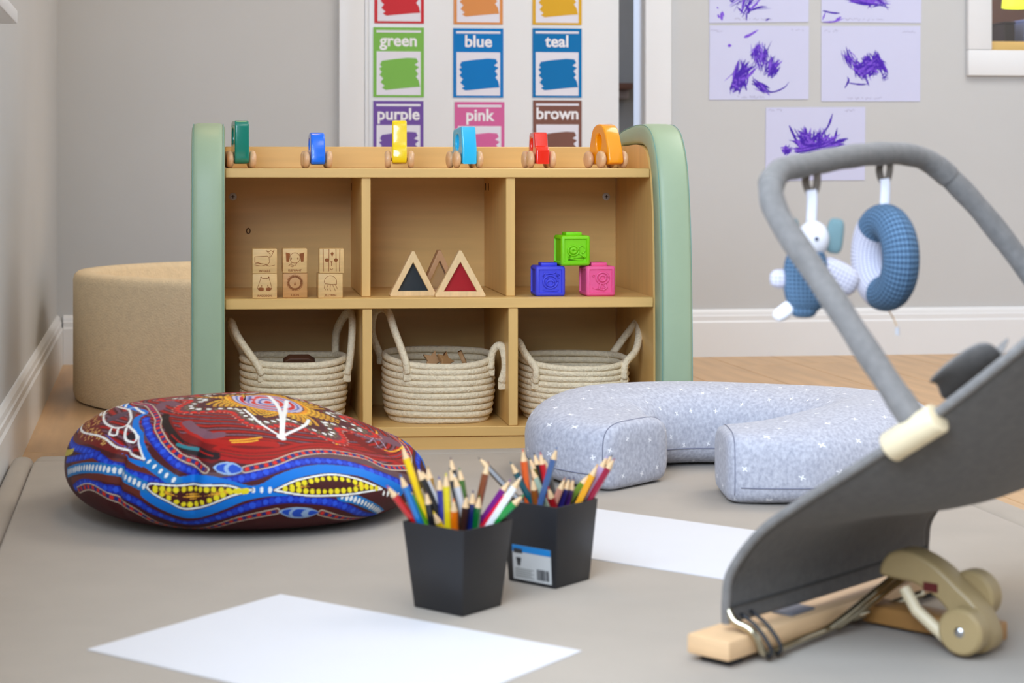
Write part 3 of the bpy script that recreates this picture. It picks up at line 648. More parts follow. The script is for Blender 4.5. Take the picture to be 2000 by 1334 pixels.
# ------------------------------------------------------------------ purple finger paintings on the wall
M_sheet = mat('drawing_paper', (206, 210, 240), 0.75, var=0.01, scale=10)
M_purple = mat('purple_paint', (52, 0, 158), 0.5, var=0.3, scale=120, col2=(76, 14, 190))
M_violet = mat('thin_violet_paint', (104, 48, 210), 0.5, var=0.3, scale=160, col2=(140, 100, 226))
M_pencil = mat('pencil_writing', (160, 158, 190), 0.8, var=0.05)
def painting(quad, strokes, notes, label, seed):
    v = VB - 0.0015; rnd = random.Random(seed)
    P = [wall_uh(x, y, v) for x, y in quad]
    cu = sum(p[0] for p in P) / 4; ch = sum(p[1] for p in P) / 4
    t = thing('finger_painting', label, 'painting', rm(cu, v, ch), ROOM, 'purple finger paintings on the wall')
    vs = [(p[0] - cu, -0.0004, p[1] - ch) for p in P] + [(p[0] - cu, 0.0004, p[1] - ch) for p in P]
    MB().add(vs, [(0, 1, 2, 3), (7, 6, 5, 4)] + [(i, (i+1) % 4, 4 + (i+1) % 4, 4 + i) for i in range(4)]).obj('sheet', M_sheet, t)
    mb = MB(); mbv = MB()
    def conv(p): a = wall_uh(p[0], p[1], v); return (a[0] - cu, a[1] - ch)
    lay = [0]
    def brush(pts, w0):
        q = spline(pts, 5); y = -0.0007 - lay[0] * 2e-6; lay[0] += 1; N = len(q)
        L, Rr = [], []
        for i, p in enumerate(q):
            a = q[max(0, i-1)]; b = q[min(N-1, i+1)]; dx, dy = b[0]-a[0], b[1]-a[1]; l = math.hypot(dx, dy) or 1
            f = math.sin(math.pi * (0.12 + 0.83 * i / (N - 1))) * (0.75 + 0.5 * rnd.random())
            wv = w0 * f / 2; L.append(conv((p[0] - dy/l*wv, p[1] + dx/l*wv))); Rr.append(conv((p[0] + dy/l*wv, p[1] - dx/l*wv)))
        tgt = mbv if rnd.random() < 0.3 else mb
        n = len(tgt.v); tgt.v += [(a[0], y, a[1]) for a in L] + [(a[0], y, a[1]) for a in Rr]
        tgt.f += [(n+i, n+i+1, n+N+i+1, n+N+i) for i in range(N-1)]
    for s_ in strokes:
        kind = s_[0]
        if kind == 'l': brush(s_[2], s_[1])
        elif kind == 'smear':            # bundle of strokes from a to b with spread
            _, a, b, spread, n, wd = s_
            for k in range(int(n * 1.5)):
                o1 = rnd.gauss(0, spread * 1.3); o2 = rnd.gauss(0, spread * 1.3); f0 = rnd.uniform(-.15, .4); f1 = rnd.uniform(.6, 1.15)
                dx, dy = b[0]-a[0], b[1]-a[1]; l = math.hypot(dx, dy); nx, ny = -dy/l, dx/l
                p0 = (a[0]+dx*f0+nx*o1, a[1]+dy*f0+ny*o1); p2 = (a[0]+dx*f1+nx*o2, a[1]+dy*f1+ny*o2)
                pm_ = ((p0[0]+p2[0])/2+rnd.gauss(0, spread*.5), (p0[1]+p2[1])/2+rnd.gauss(0, spread*.5))
                brush([p0, pm_, p2], wd * rnd.uniform(.25, 1.0))
        elif kind == 'burst':            # flicks from a centre line
            _, c, rx, a0, a1, n, wd = s_
            for k in range(n):
                an = R(rnd.uniform(a0, a1)); r_ = rnd.uniform(.45, 1.0); sx = rnd.gauss(0, rx * .25)
                e = (c[0]+sx+math.cos(an)*rx*r_, c[1]-math.sin(an)*rx*r_*.75)
                brush([(c[0]+sx*.8, c[1]+rnd.uniform(-3, 4)), ((c[0]+sx+e[0])/2+rnd.gauss(0,3), (c[1]+e[1])/2+rnd.gauss(0,3)), e], wd*rnd.uniform(.3, 0.95))
    mb.obj('purple_paint', M_purple, t, fixn=False)['kind'] = 'stuff'
    if mbv.v: mbv.obj('thin_violet_paint', M_violet, t, fixn=False)['kind'] = 'stuff'
    mb2 = MB()
    for (x0, x1, y) in notes:
        x = x0
        while x < x1:
            wl_ = rnd.uniform(2.2, 4.5); pts = [(x, y + rnd.uniform(-2, 2)), (x + wl_/2, y + rnd.uniform(-3, 3)), (x + wl_, y + rnd.uniform(-2, 2))]
            for a, b in zip(pts[:-1], pts[1:]):
                a, b = conv(a), conv(b); ribbon(mb2, [a, b], 0.0010, -0.0006)
            x += wl_ + rnd.choice((0.6, 0.6, 0.6, 5))
    if mb2.v: mb2.obj('pencil_notes', M_pencil, t, fixn=False)
painting([(1385, 45), (1579, 43), (1581, -98), (1386, -98)],
    [('smear', (1438, 15), (1485, -20), 14, 14, 5), ('l', 5, [(1455, 8), (1463, 20), (1460, 28)]), ('l', 3, [(1440, 14), (1452, 26)]), ('l', 3, [(1458, 24), (1458, 41)]), ('l', 6, [(1408, 25), (1410, 40)]), ('l', 4, [(1402, 28), (1405, 36)]), ('l', 4, [(1410, 22), (1414, 33)]), ('l', 3, [(1495, 40), (1504, 36)]), ('l', 3, [(1400, 14), (1403, 17)])],
    [(1435, 1505, 37)], 'left purple painting of the top row, cut off by the photo edge', 11)
painting([(1604, 43), (1799, 45), (1800, -98), (1605, -98)],
    [('l', 4, [(1607, 21), (1625, 25), (1641, 26)]), ('l', 3, [(1607, 43), (1630, 42), (1648, 36)]), ('l', 5, [(1632, 40), (1643, 33)]), ('l', 3, [(1612, 24), (1606, 40)]), ('smear', (1660, -3), (1730, 2), 5, 14, 5), ('smear', (1700, -8), (1735, -4), 8, 10, 3), ('l', 2, [(1694, 17), (1702, 8)])],
    [(1650, 1725, 38)], 'right purple painting of the top row, cut off by the photo edge', 12)
painting([(1385, 195), (1579, 194), (1580, 51), (1386, 50)],
    [('l', 6, [(1453, 73), (1465, 68), (1481, 58)]), ('l', 6, [(1421, 89), (1429, 89)]), ('smear', (1438, 175), (1458, 125), 8, 26, 6), ('smear', (1434, 160), (1446, 172), 6, 10, 4), ('smear', (1484, 85), (1484, 138), 6, 18, 4), ('smear', (1470, 115), (1482, 88), 4, 10, 4), ('smear', (1498, 96), (1490, 132), 3, 8, 3), ('smear', (1500, 148), (1524, 120), 5, 16, 4), ('smear', (1510, 112), (1504, 138), 4, 8, 3), ('smear', (1474, 158), (1502, 180), 4, 12, 4), ('l', 3, [(1470, 150), (1478, 170), (1505, 180), (1530, 172), (1541, 160)])],
    [(1388, 1412, 60), (1545, 1573, 58), (1440, 1495, 190)], 'purple painting with three brushed fans, left of the middle row', 13)
painting([(1604, 198), (1797, 198), (1798, 51), (1604, 51)],
    [('smear', (1650, 98), (1665, 130), 4, 14, 3), ('smear', (1672, 120), (1690, 150), 6, 24, 5), ('smear', (1690, 112), (1715, 140), 7, 30, 5), ('smear', (1710, 105), (1732, 145), 3, 18, 4), ('smear', (1680, 140), (1715, 128), 6, 20, 4), ('l', 4, [(1650, 172), (1657, 158), (1655, 150)]), ('l', 3, [(1657, 162), (1680, 165), (1695, 164)]), ('l', 3, [(1690, 150), (1697, 168)]), ('l', 5, [(1684, 122), (1690, 124)]), ('smear', (1722, 152), (1734, 150), 3, 6, 2)],
    [(1610, 1635, 60), (1762, 1785, 62), (1655, 1720, 192)], 'purple painting with a round swirl, right of the middle row', 14)
painting([(1495, 353), (1689, 352), (1690, 209), (1496, 210)],
    [('burst', (1592, 290), 58, 5, 150, 70, 6), ('burst', (1590, 292), 40, 160, 200, 22, 6), ('smear', (1530, 297), (1545, 290), 4, 14, 5), ('smear', (1560, 300), (1640, 282), 4, 24, 5), ('l', 5, [(1541, 245), (1552, 268), (1556, 275)]), ('l', 4, [(1626, 222), (1618, 245), (1606, 262)]), ('smear', (1566, 252), (1580, 280), 5, 12, 4)],
    [(1500, 1528, 215), (1650, 1665, 216)], 'purple painting with a spiky burst, hanging lowest', 15)

# ------------------------------------------------------------------ nursing pillow
def u_pillow():
    path = spline([(0.4445, 2.868), (0.402, 2.912), (0.379, 2.97), (0.392, 3.045), (0.450, 3.108), (0.555, 3.140), (0.68, 3.130), (0.80, 3.075), (0.845, 2.975), (0.800, 2.865), (0.700, 2.800), (0.620, 2.783), (0.555, 2.785)], 12)
    Wd, Ht = 0.208, 0.150
    m = mat('grey_jersey_print', (176, 178, 190), 0.9, var=0.0)
    nt = m.node_tree; L = nt.links.new; N = nt.nodes.new; b = nt.nodes['Principled BSDF']; b.inputs['Sheen Weight'].default_value = 0.15
    uv = N('ShaderNodeUVMap'); uv.uv_map = 'uv'
    sc = N('ShaderNodeVectorMath'); sc.operation = 'SCALE'; sc.inputs['Scale'].default_value = 1 / 0.050; L(uv.outputs[0], sc.inputs[0])
    # stagger every other row
    sep = N('ShaderNodeSeparateXYZ'); L(sc.outputs[0], sep.inputs[0])
    def mth(op, a, bb=None, v=None):
        n = N('ShaderNodeMath'); n.operation = op; L(a, n.inputs[0])
        if bb is not None: L(bb, n.inputs[1])
        if v is not None: n.inputs[1].default_value = v
        return n.outputs[0]
    row = mth('FLOOR', sep.outputs[1]); st = mth('MULTIPLY', mth('MODULO', row, v=2.0), v=0.5); xs = mth('ADD', sep.outputs[0], st)
    fx = mth('SUBTRACT', mth('FRACT', xs), v=0.5); fy = mth('SUBTRACT', mth('FRACT', sep.outputs[1]), v=0.5)
    cell = N('ShaderNodeCombineXYZ'); L(mth('FLOOR', xs), cell.inputs[0]); L(row, cell.inputs[1])
    wn_ = N('ShaderNodeTexWhiteNoise'); wn_.noise_dimensions = '3D'; L(cell.outputs[0], wn_.inputs['Vector'])
    sp_ = N('ShaderNodeSeparateColor'); L(wn_.outputs['Color'], sp_.inputs[0])
    jx = mth('MULTIPLY', mth('SUBTRACT', sp_.outputs[0], v=0.5), v=0.4); jy = mth('MULTIPLY', mth('SUBTRACT', sp_.outputs[1], v=0.5), v=0.4)
    gx = mth('ADD', fx, jx); gy = mth('ADD', fy, jy)
    an = mth('MULTIPLY', sp_.outputs[2], v=1.57); co = mth('COSINE', an); si = mth('SINE', an)
    rx = mth('ABSOLUTE', mth('SUBTRACT', mth('MULTIPLY', gx, co), mth('MULTIPLY', gy, si)))
    ry = mth('ABSOLUTE', mth('ADD', mth('MULTIPLY', gx, si), mth('MULTIPLY', gy, co)))
    mn = mth('MINIMUM', rx, ry); mxx = mth('MAXIMUM', rx, ry)
    cr = mth('MULTIPLY', mth('LESS_THAN', mn, v=0.019), mth('LESS_THAN', mxx, v=0.085))
    tc = N('ShaderNodeTexCoord'); nz = N('ShaderNodeTexNoise'); nz.inputs['Scale'].default_value = 190; nz.inputs['Detail'].default_value = 3
    mp = N('ShaderNodeMapping'); mp.inputs['Scale'].default_value = (1, 1, 0.8); L(tc.outputs['Object'], mp.inputs[0]); L(mp.outputs[0], nz.inputs['Vector'])
    mr = N('ShaderNodeMapRange'); mr.inputs[1].default_value = 0.3; mr.inputs[2].default_value = 0.7; L(nz.outputs['Fac'], mr.inputs[0])
    m1 = N('ShaderNodeMix'); m1.data_type = 'RGBA'; m1.inputs['A'].default_value = lin((166, 168, 182)); m1.inputs['B'].default_value = lin((202, 204, 214)); L(mr.outputs[0], m1.inputs['Factor'])
    m2 = N('ShaderNodeMix'); m2.data_type = 'RGBA'; L(m1.outputs['Result'], m2.inputs['A']); m2.inputs['B'].default_value = lin((245, 245, 250)); L(cr, m2.inputs['Factor'])
    L(m2.outputs['Result'], b.inputs['Base Color'])
    bpn = N('ShaderNodeBump'); bpn.inputs['Strength'].default_value = 0.25; bpn.inputs['Distance'].default_value = 0.002; L(nz.outputs['Fac'], bpn.inputs['Height']); L(bpn.outputs[0], b.inputs['Normal'])
    t = thing('nursing_pillow', 'grey horseshoe nursing pillow printed with small white crosses', 'pillow', (0.61, 2.95, MT))
    c0_ = Vector((0.61, 2.95, 0))
    K = 40; N_ = len(path); ss = [0.0]
    for a, c in zip(path[:-1], path[1:]): ss.append(ss[-1] + math.hypot(c[0]-a[0], c[1]-a[1]))
    tot = ss[-1]; P = []; UV = []
    st_list = []
    capn = [(0.0, 0.02), (0.0, 0.5), (0.0, 0.80), (0.004, 0.93), (0.012, 0.985)]
    for off, s_ in capn: st_list.append((off, s_))
    for i in range(1, N_ - 1):
        if ss[i] > 0.02 and ss[i] < tot - 0.02: st_list.append((ss[i], 1.0))
    for off, s_ in reversed(capn): st_list.append((tot - off, s_))
    def samp(s):
        s = max(0, min(tot, s))
        for i in range(N_ - 1):
            if ss[i+1] >= s - 1e-9:
                f = (s - ss[i]) / max(1e-9, ss[i+1] - ss[i]); a, c = path[i], path[i+1]
                return (a[0]+(c[0]-a[0])*f, a[1]+(c[1]-a[1])*f)
    rnd = random.Random(3)
    ph = [rnd.uniform(0, 6.28) for _ in range(6)]
    for s, sc_ in st_list:
        e = 0.004
        q = samp(s); a = samp(max(0, s - e)); c = samp(min(tot, s + e)); d = Vector((c[0]-a[0], c[1]-a[1], 0)).normalized(); n_ = Vector((-d.y, d.x, 0))
        rowp, rowu = [], []
        wob = 0.006 * math.sin(s * 9 + ph[0]) + 0.004 * math.sin(s * 17 + ph[1])
        f = s / tot; g_ = min(1, min(s, tot - s) / 0.26); g_ = g_ * g_ * (3 - 2 * g_); Hh = 0.106 + (0.133 - 0.106) * g_ - 0.003 * math.exp(-((s - tot*0.5) / 0.12) ** 2); w_f = 0.76 + 0.24 * min(1, min(s, tot - s) / 0.10)
        per = 0; last = None
        for k in range(K):
            an_ = 2 * math.pi * k / K - math.pi / 2; cc, s2 = math.cos(an_), math.sin(an_)
            p_ = (0.80 if s2 > 0 else 0.56) - 0.32 * (1 - g_) ** 2
            lx_ = math.copysign(abs(cc) ** p_, cc) * (Wd / 2 * w_f + wob) * sc_; lz = math.copysign(abs(s2) ** (0.95 - 0.44 * (1 - g_) ** 2 if s2 > 0 else 0.58), s2) * Hh / 2 * sc_
            pos = Vector((q[0], q[1], 0)) + n_ * lx_ + Vector((0, 0, Hh / 2 + lz + 0.0005)) - c0_
            if last is not None: per += (Vector((lx_, lz)) - last).length
            last = Vector((lx_, lz)); rowp.append(tuple(pos)); rowu.append((s, per))
        P.append(rowp); UV.append(rowu)
    mb = MB().grid(P, wrap_v=True); mb.f.append(tuple(range(K))); mb.f.append(tuple((len(P) - 1) * K + k for k in range(K)))
    me = mb.mesh('pillow_cover', fixn=True)
    lay = me.uv_layers.new(name='uv'); flat = [u for r_ in UV for u in r_]
    ends = {}
    for pl in me.polygons:
        ks = [me.loops[li].vertex_index % K for li in pl.loop_indices]
        for li in pl.loop_indices:
            vi = me.loops[li].vertex_index; u = flat[vi]
            if K - 1 in ks and vi % K == 0 and len(ks) == 4: u = (u[0], flat[vi + K - 1][1] + 0.012)
            if vi // K < 4 or vi // K >= len(P) - 4:      # end faces: planar print
                co = me.vertices[vi].co; u = (co.x * 0.7 + co.y * 0.7, co.z)
            lay.data[li].uv = u
    cov = link('pillow_cover', me, m, t, smooth=50)
    M_pseam = mat('pillow_seam', (128, 130, 148), 0.9, var=0.05)
    kk = 3
    for k in (8, K - 8):
        pts = [Vector(P[i][k]) for i in range(5, len(P) - 5)]
        MB().tube(pts, 0.0010, 5).obj('seam', M_pseam, cov, smooth=180)
    for row in (P[4], P[-5]):
        MB().tube([Vector(p) * 1.0 for p in row[6:-5]], 0.0009, 5).obj('end_seam', M_pseam, cov, smooth=180)
u_pillow()

# ------------------------------------------------------------------ paper sheets on the mat
def sheet(pts, label, th=0.0012):
    c_ = sum((Vector(p) for p in pts), Vector()) / 4
    t = MB()
    vs = [(p[0]-c_.x, p[1]-c_.y, 0.0002) for p in pts] + [(p[0]-c_.x, p[1]-c_.y, th) for p in pts]
    o = t.add(vs, [(3,2,1,0),(4,5,6,7)] + [(i,(i+1)%4,4+(i+1)%4,4+i) for i in range(4)]).obj('paper_sheet', M_paper, None, (c_.x, c_.y, MT))
    tag(o, label, 'paper', 'blank sheets on the mat')
a = at_h(170, 1270, MT); b_ = at_h(548, 1162, MT); c_ = at_h(1137, 1273, MT)
sheet([a, b_, c_, a + (c_ - b_)], 'blank white sheet in the foreground in front of the pencil cups')
b2_ = at_h(1150, 993, MT); dd = (at_h(1495, 1040, MT) - at_h(1165, 995, MT)).normalized(); pp = Vector((dd.y, -dd.x, 0))
sheet([b2_ + dd * 0.42, b2_, b2_ + pp * 0.297, b2_ + pp * 0.297 + dd * 0.42], 'blank white sheet between the back pencil cup and the bouncer')

# ------------------------------------------------------------------ pencil cups
def cup(px_c, y_c, rz, label, lab, B, T, group='black pencil cups'):
    t = thing('pencil_cup', label, 'pencil cup', (px_c, y_c, MT + 0.0004), rz, group)
    H, w_ = 0.099, 0.0014
    def ring(s_, z): return [(-s_, -s_, z), (s_, -s_, z), (s_, s_, z), (-s_, s_, z)]
    P = [ring(B, 0.0), ring(T, H), ring(T - w_, H), ring(B - w_, 0.002)]
    mb = MB().grid(P, wrap_v=True); mb.f.append((0, 1, 2, 3)); mb.f.append((12, 13, 14, 15))
    mb.obj('cup_body', M_black, t, smooth=40, bevel=0.0012)
    if lab:
        lab_m = mat('label_paper', (205, 205, 202), 0.5, var=0.02); blue_m = mat('label_blue', (20, 130, 200), 0.4, var=0.02); ink = mat('label_ink', (52, 52, 54), 0.6, var=0.02); gi = mat('label_small_print', (150, 150, 146), 0.6, var=0.02)
        # on the left-front face, which leans outwards
        sl = (T - B) / H
        Mx = Matrix.Translation((0, -B - 0.0004, 0)) @ Matrix.Rotation(math.atan(sl), 4, 'X')
        def lbox(name, x0, x1, z0, z1, d, m, par):
            me = MB().box(x0, x1, -d - 0.0003, -d, z0, z1).mesh(name); me.transform(Mx)
            return link(name, me, m, par)
        st = lbox('sticker', -0.027, 0.030, 0.004, 0.046, 0.0, lab_m, t)
        lbox('blue_band', -0.027, 0.030, 0.038, 0.046, 0.0003, blue_m, st)
        lbox('dark_block', -0.025, -0.012, 0.0365, 0.042, 0.0006, ink, st)
        me = MB().add([(-0.022, -0.0005, 0.031), (-0.014, -0.0005, 0.031), (-0.016, -0.0005, 0.021), (-0.020, -0.0005, 0.021)], [(0, 1, 2, 3)]).mesh('cup_symbol'); me.transform(Mx); link('cup_symbol', me, ink, st)
        for k in range(5): lbox('small_print', -0.024, 0.004 - 0.004 * (k % 2), 0.007 + 0.0024 * k, 0.0082 + 0.0024 * k, 0.0003, gi, st)
        x = 0.009
        rnd = random.Random(5)
        while x < 0.026:
            wv = rnd.choice((0.0005, 0.0009, 0.0014)); lbox('barcode_bar', x, x + wv, 0.007, 0.020, 0.0003, ink, st); x += wv + rnd.choice((0.0005, 0.0009))
    return t
CF = (0.1142, 2.090); CB = (0.2335, 2.224)
cup(CF[0], CF[1], R(-42), 'plain black square pencil cup, the front one', False, 0.0355, 0.0452)
cup(CB[0], CB[1], R(-42), 'black square pencil cup with a white and blue sticker', True, 0.0352, 0.0425)

M_raw = mat('pencil_wood', (232, 196, 148), 0.6, var=0.08, scale=120)
pm_cache = {}
def pencil(cx, cy, base_px, tip, low, d, col, label, group, lead=None, len_max=0.175, dt=1.0):
    name = 'pencil'
    yt = cy + d * 0.034 * dt; zr_ = MT + 0.099
    Tp = at_y(tip[0], tip[1], yt)
    Rp = at_y(low[0], low[1], cy + d * 0.024); Rp.z = zr_
    ca, sa = math.cos(R(-42)), math.sin(R(-42))
    def loc(p): dx, dy = p.x - cx, p.y - cy; return Vector((dx * ca + dy * sa, -dx * sa + dy * ca))
    def wor(l, z): return Vector((cx + l.x * ca - l.y * sa, cy + l.x * sa + l.y * ca, z))
    q = loc(Rp); lim = 0.0425 - 0.0068; q.x = max(-lim, min(lim, q.x)); q.y = max(-lim, min(lim, q.y)); Rp = wor(q, zr_)
    dr = (Tp - Rp).normalized(); L = 0.0; Bp = Rp.copy()
    for k in range(400):
        c_p = Tp - dr * (k * 0.0005)
        if c_p.z < MT + 0.0055 or k * 0.0005 > len_max: break
        if c_p.z < zr_:
            lc_ = loc(c_p); b_lim = 0.0352 + (0.0425 - 0.0352) * (c_p.z - MT) / 0.099 - 0.0062
            if abs(lc_.x) > b_lim or abs(lc_.y) > b_lim: break
        Bp = c_p
    L = (Tp - Bp).length
    key = tuple(col)
    if key not in pm_cache: pm_cache[key] = mat('lacquer_%d_%d_%d' % key, col, 0.3, var=0.04, scale=30, coat=0.3)
    t = thing(name, label, 'pencil', Bp, 0, group)
    t.rotation_euler = Vector((0, 0, 1)).rotation_difference(dr).to_euler()
    r_ = 0.0042
    MB().tube([(0, 0, 0), (0, 0, L - 0.0155)], r_, 6, cap=True, up=(1, 0, 0)).obj('shaft', pm_cache[key], t)
    cone = MB().tube([(0, 0, L - 0.0156), (0, 0, L - 0.0038)], [r_ * 0.97, r_ * 0.30], 10, up=(1, 0, 0)).obj('sharpened_wood', M_raw, t, smooth=60)
    lc = tuple(lead or col)
    if lc not in pm_cache: pm_cache[lc] = mat('lead_%d_%d_%d' % lc, lc, 0.5, var=0.04)
    MB().tube([(0, 0, L - 0.0040), (0, 0, L)], [r_ * 0.29, r_ * 0.06], 8, up=(1, 0, 0)).obj('lead_point', pm_cache[lc], t, smooth=60)
GF = 'pencils in the front cup'; GB = 'pencils in the back cup'
front = [  # tip, low, depth, colour, words
 ((755, 948), (797, 1024), -0.3, (200, 14, 18), 'red pencil leaning furthest left in front cup'),
 ((781, 926), (813, 1024), -0.5, (16, 116, 186), 'blue pencil beside the red one in front cup'),
 ((789, 945), (827, 1026), 0.0, (90, 158, 24), 'light green pencil behind the blue one in front cup'),
 ((785, 870), (834, 1010), 0.5, (250, 206, 0), 'bright yellow pencil, longest in front cup, leaning left'),
 ((832, 958), (843, 1026), -0.4, (26, 24, 26), 'short black pencil at left of front cup'),
 ((814, 912), (860, 1016), 0.3, (30, 28, 30), 'black pencil slanting right of the yellow one in front cup'),
 ((822, 916), (866, 1008), 0.7, (196, 196, 200), 'silver grey pencil beside the slanting black one in front cup'),
 ((835, 909), (852, 995), 0.9, (176, 128, 26), 'ochre pencil at back left of front cup'),
 ((846, 998), (857, 1032), -0.7, (238, 200, 20), 'short yellow pencil barely above front cup rim'),
 ((857, 930), (866, 1030), -0.4, (40, 46, 140), 'navy blue pencil in the middle of front cup'),
 ((871, 923), (875, 1034), -0.6, (228, 208, 20), 'yellow pencil standing upright in front cup'),
 ((886, 973), (888, 1036), -1.0, (250, 120, 8), 'short orange pencil at the front of front cup'),
 ((880, 892), (899, 1005), 0.8, (24, 24, 26), 'tall black pencil with long pale tip in front cup'),
 ((878, 912), (902, 1000), 0.4, (46, 50, 52), 'charcoal pencil behind the upright yellow in front cup'),
 ((887, 925), (908, 1005), 0.1, (206, 206, 208), 'pale grey pencil right of the charcoal one in front cup'),
 ((897, 912), (911, 985), 0.9, (64, 108, 30), 'olive green pencil at the back of front cup'),
 ((912, 965), (906, 1034), -0.6, (60, 32, 28), 'dark brown pencil at front right of front cup'),
 ((924, 957), (919, 1034), -0.4, (16, 30, 92), 'dark navy pencil between brown and green in front cup'),
 ((937, 965), (930, 1034), -0.5, (8, 98, 40), 'dark green pencil right of the navy one in front cup'),
 ((954, 900), (929, 978), 0.6, (128, 66, 34), 'chestnut brown pencil leaning right in front cup'),
 ((998, 936), (944, 1030), 0.3, (112, 8, 122), 'purple pencil leaning right in front cup'),
 ((1004, 950), (953, 1030), 0.0, (226, 10, 52), 'crimson pencil between purple and white in front cup'),
 ((1019, 930), (961, 1028), -0.2, (236, 236, 236), 'white pencil leaning right in front cup'),
 ((1024, 966), (978, 1024), -0.4, (6, 142, 56), 'bright green pencil leaning furthest right in front cup')]
for tip, low, d, col, lab in front: pencil(CF[0], CF[1], (838, 948), tip, low, d, col, lab, GF, lead=(90, 60, 70) if 'black' in lab else None)
back = [
 ((996, 901), (1036, 965), -0.3, (0, 82, 92), 'teal pencil leaning left in back cup'),
 ((1021, 876), (1031, 985), -0.2, (232, 92, 22), 'orange pencil, tall, at left of back cup'),
 ((1034, 892), (1058, 980), 0.3, (96, 96, 30), 'olive pencil behind the orange one in back cup'),
 ((1043, 883), (1064, 975), 0.6, (26, 24, 22), 'black pencil at back left of back cup'),
 ((1055, 882), (1070, 960), 0.5, (190, 20, 32), 'red pencil beside the black one in back cup'),
 ((1062, 893), (1082, 975), 0.9, (70, 66, 58), 'dark grey green pencil behind the red one in back cup'),
 ((1036, 910), (1061, 985), 0.0, (158, 180, 158), 'pale sage pencil crossing the olive one in back cup'),
 ((1088, 873), (1057, 985), -0.6, (66, 98, 146), 'slate blue pencil leaning right across back cup'),
 ((1040, 932), (1046, 985), -0.5, (150, 78, 24), 'short brown pencil at left of back cup'),
 ((1070, 950), (1079, 988), -0.7, (170, 24, 30), 'short red pencil at the front of back cup'),
 ((1104, 932), (1086, 988), -0.5, (196, 134, 112), 'pinkish tan pencil in the middle of back cup'),
 ((1113, 931), (1099, 990), -0.4, (34, 26, 88), 'dark navy pencil in the middle of back cup'),
 ((1121, 932), (1110, 985), -0.2, (56, 18, 84), 'dark violet pencil beside the navy one in back cup'),
 ((1152, 925), (1118, 984), 0.4, (108, 138, 36), 'moss green pencil leaning right in back cup'),
 ((1168, 906), (1134, 980), -0.1, (246, 170, 34), 'golden yellow pencil leaning right in back cup'),
 ((1186, 890), (1150, 976), 0.3, (190, 160, 196), 'lilac pencil leaning right in back cup'),
 ((1196, 887), (1160, 972), 0.5, (40, 20, 26), 'dark maroon pencil leaning right in back cup'),
 ((1201, 894), (1168, 970), 0.0, (156, 22, 58), 'wine red pencil leaning furthest right in back cup'),
 ((934, 893), (990, 985), 0.8, (70, 58, 46), 'dark brown pencil leaning far left out of back cup')]
for tip, low, d, col, lab in back: pencil(CB[0], CB[1], (1018, 1128), tip, low, d, col, lab, GB)

# ------------------------------------------------------------------ round patterned floor cushion
CC = Vector((-0.170, 2.700, MT)); CR = 0.268; CHT = 0.162
FOLDS = [(R(-102), 0.045, 0.016), (R(-127), 0.04, 0.012), (R(-60), 0.10, 0.004), (R(150), 0.06, 0.010), (R(60), 0.06, 0.012), (R(10), 0.08, 0.006)]
def cushion_xyz(th, f):
    """th: angle round the cushion, f in -1 (underside centre) .. 1 (top centre); arrays in, offsets from the base point out"""
    ph = f * math.pi / 2; c, s = np.cos(ph), np.sin(ph); c = np.abs(c); up = s >= 0; a = np.abs(s)
    r = CR * np.where(up, c ** 0.64, c ** 0.34)
    z = np.where(up, 0.068 + (CHT - 0.068) * a ** 0.92, 0.068 - 0.068 * a ** 0.95)
    fold = 0.0
    for t0, wd, dp in FOLDS:
        dt = (th - t0 + math.pi) % (2 * math.pi) - math.pi
        fold = fold + dp * np.exp(-(dt / wd) ** 2)
    band = np.exp(-((f - 0.12) / 0.38) ** 2)
    r = r - fold * band
    r = r * (1 + 0.012 * np.sin(3 * th + 1.0) + 0.008 * np.sin(5 * th))
    z = z + 0.004 * np.sin(2 * th + 0.5) * np.maximum(0, s) + 0.003 * np.sin(7 * th) * band
    x = r * np.cos(th); t = np.clip((x / CR + 0.05) / 0.95, 0, 1); t = t * t * (3 - 2 * t)
    z = z * (1 - 0.27 * t)
    return np.stack([x, r * np.sin(th), np.maximum(0.0004, z)], -1)
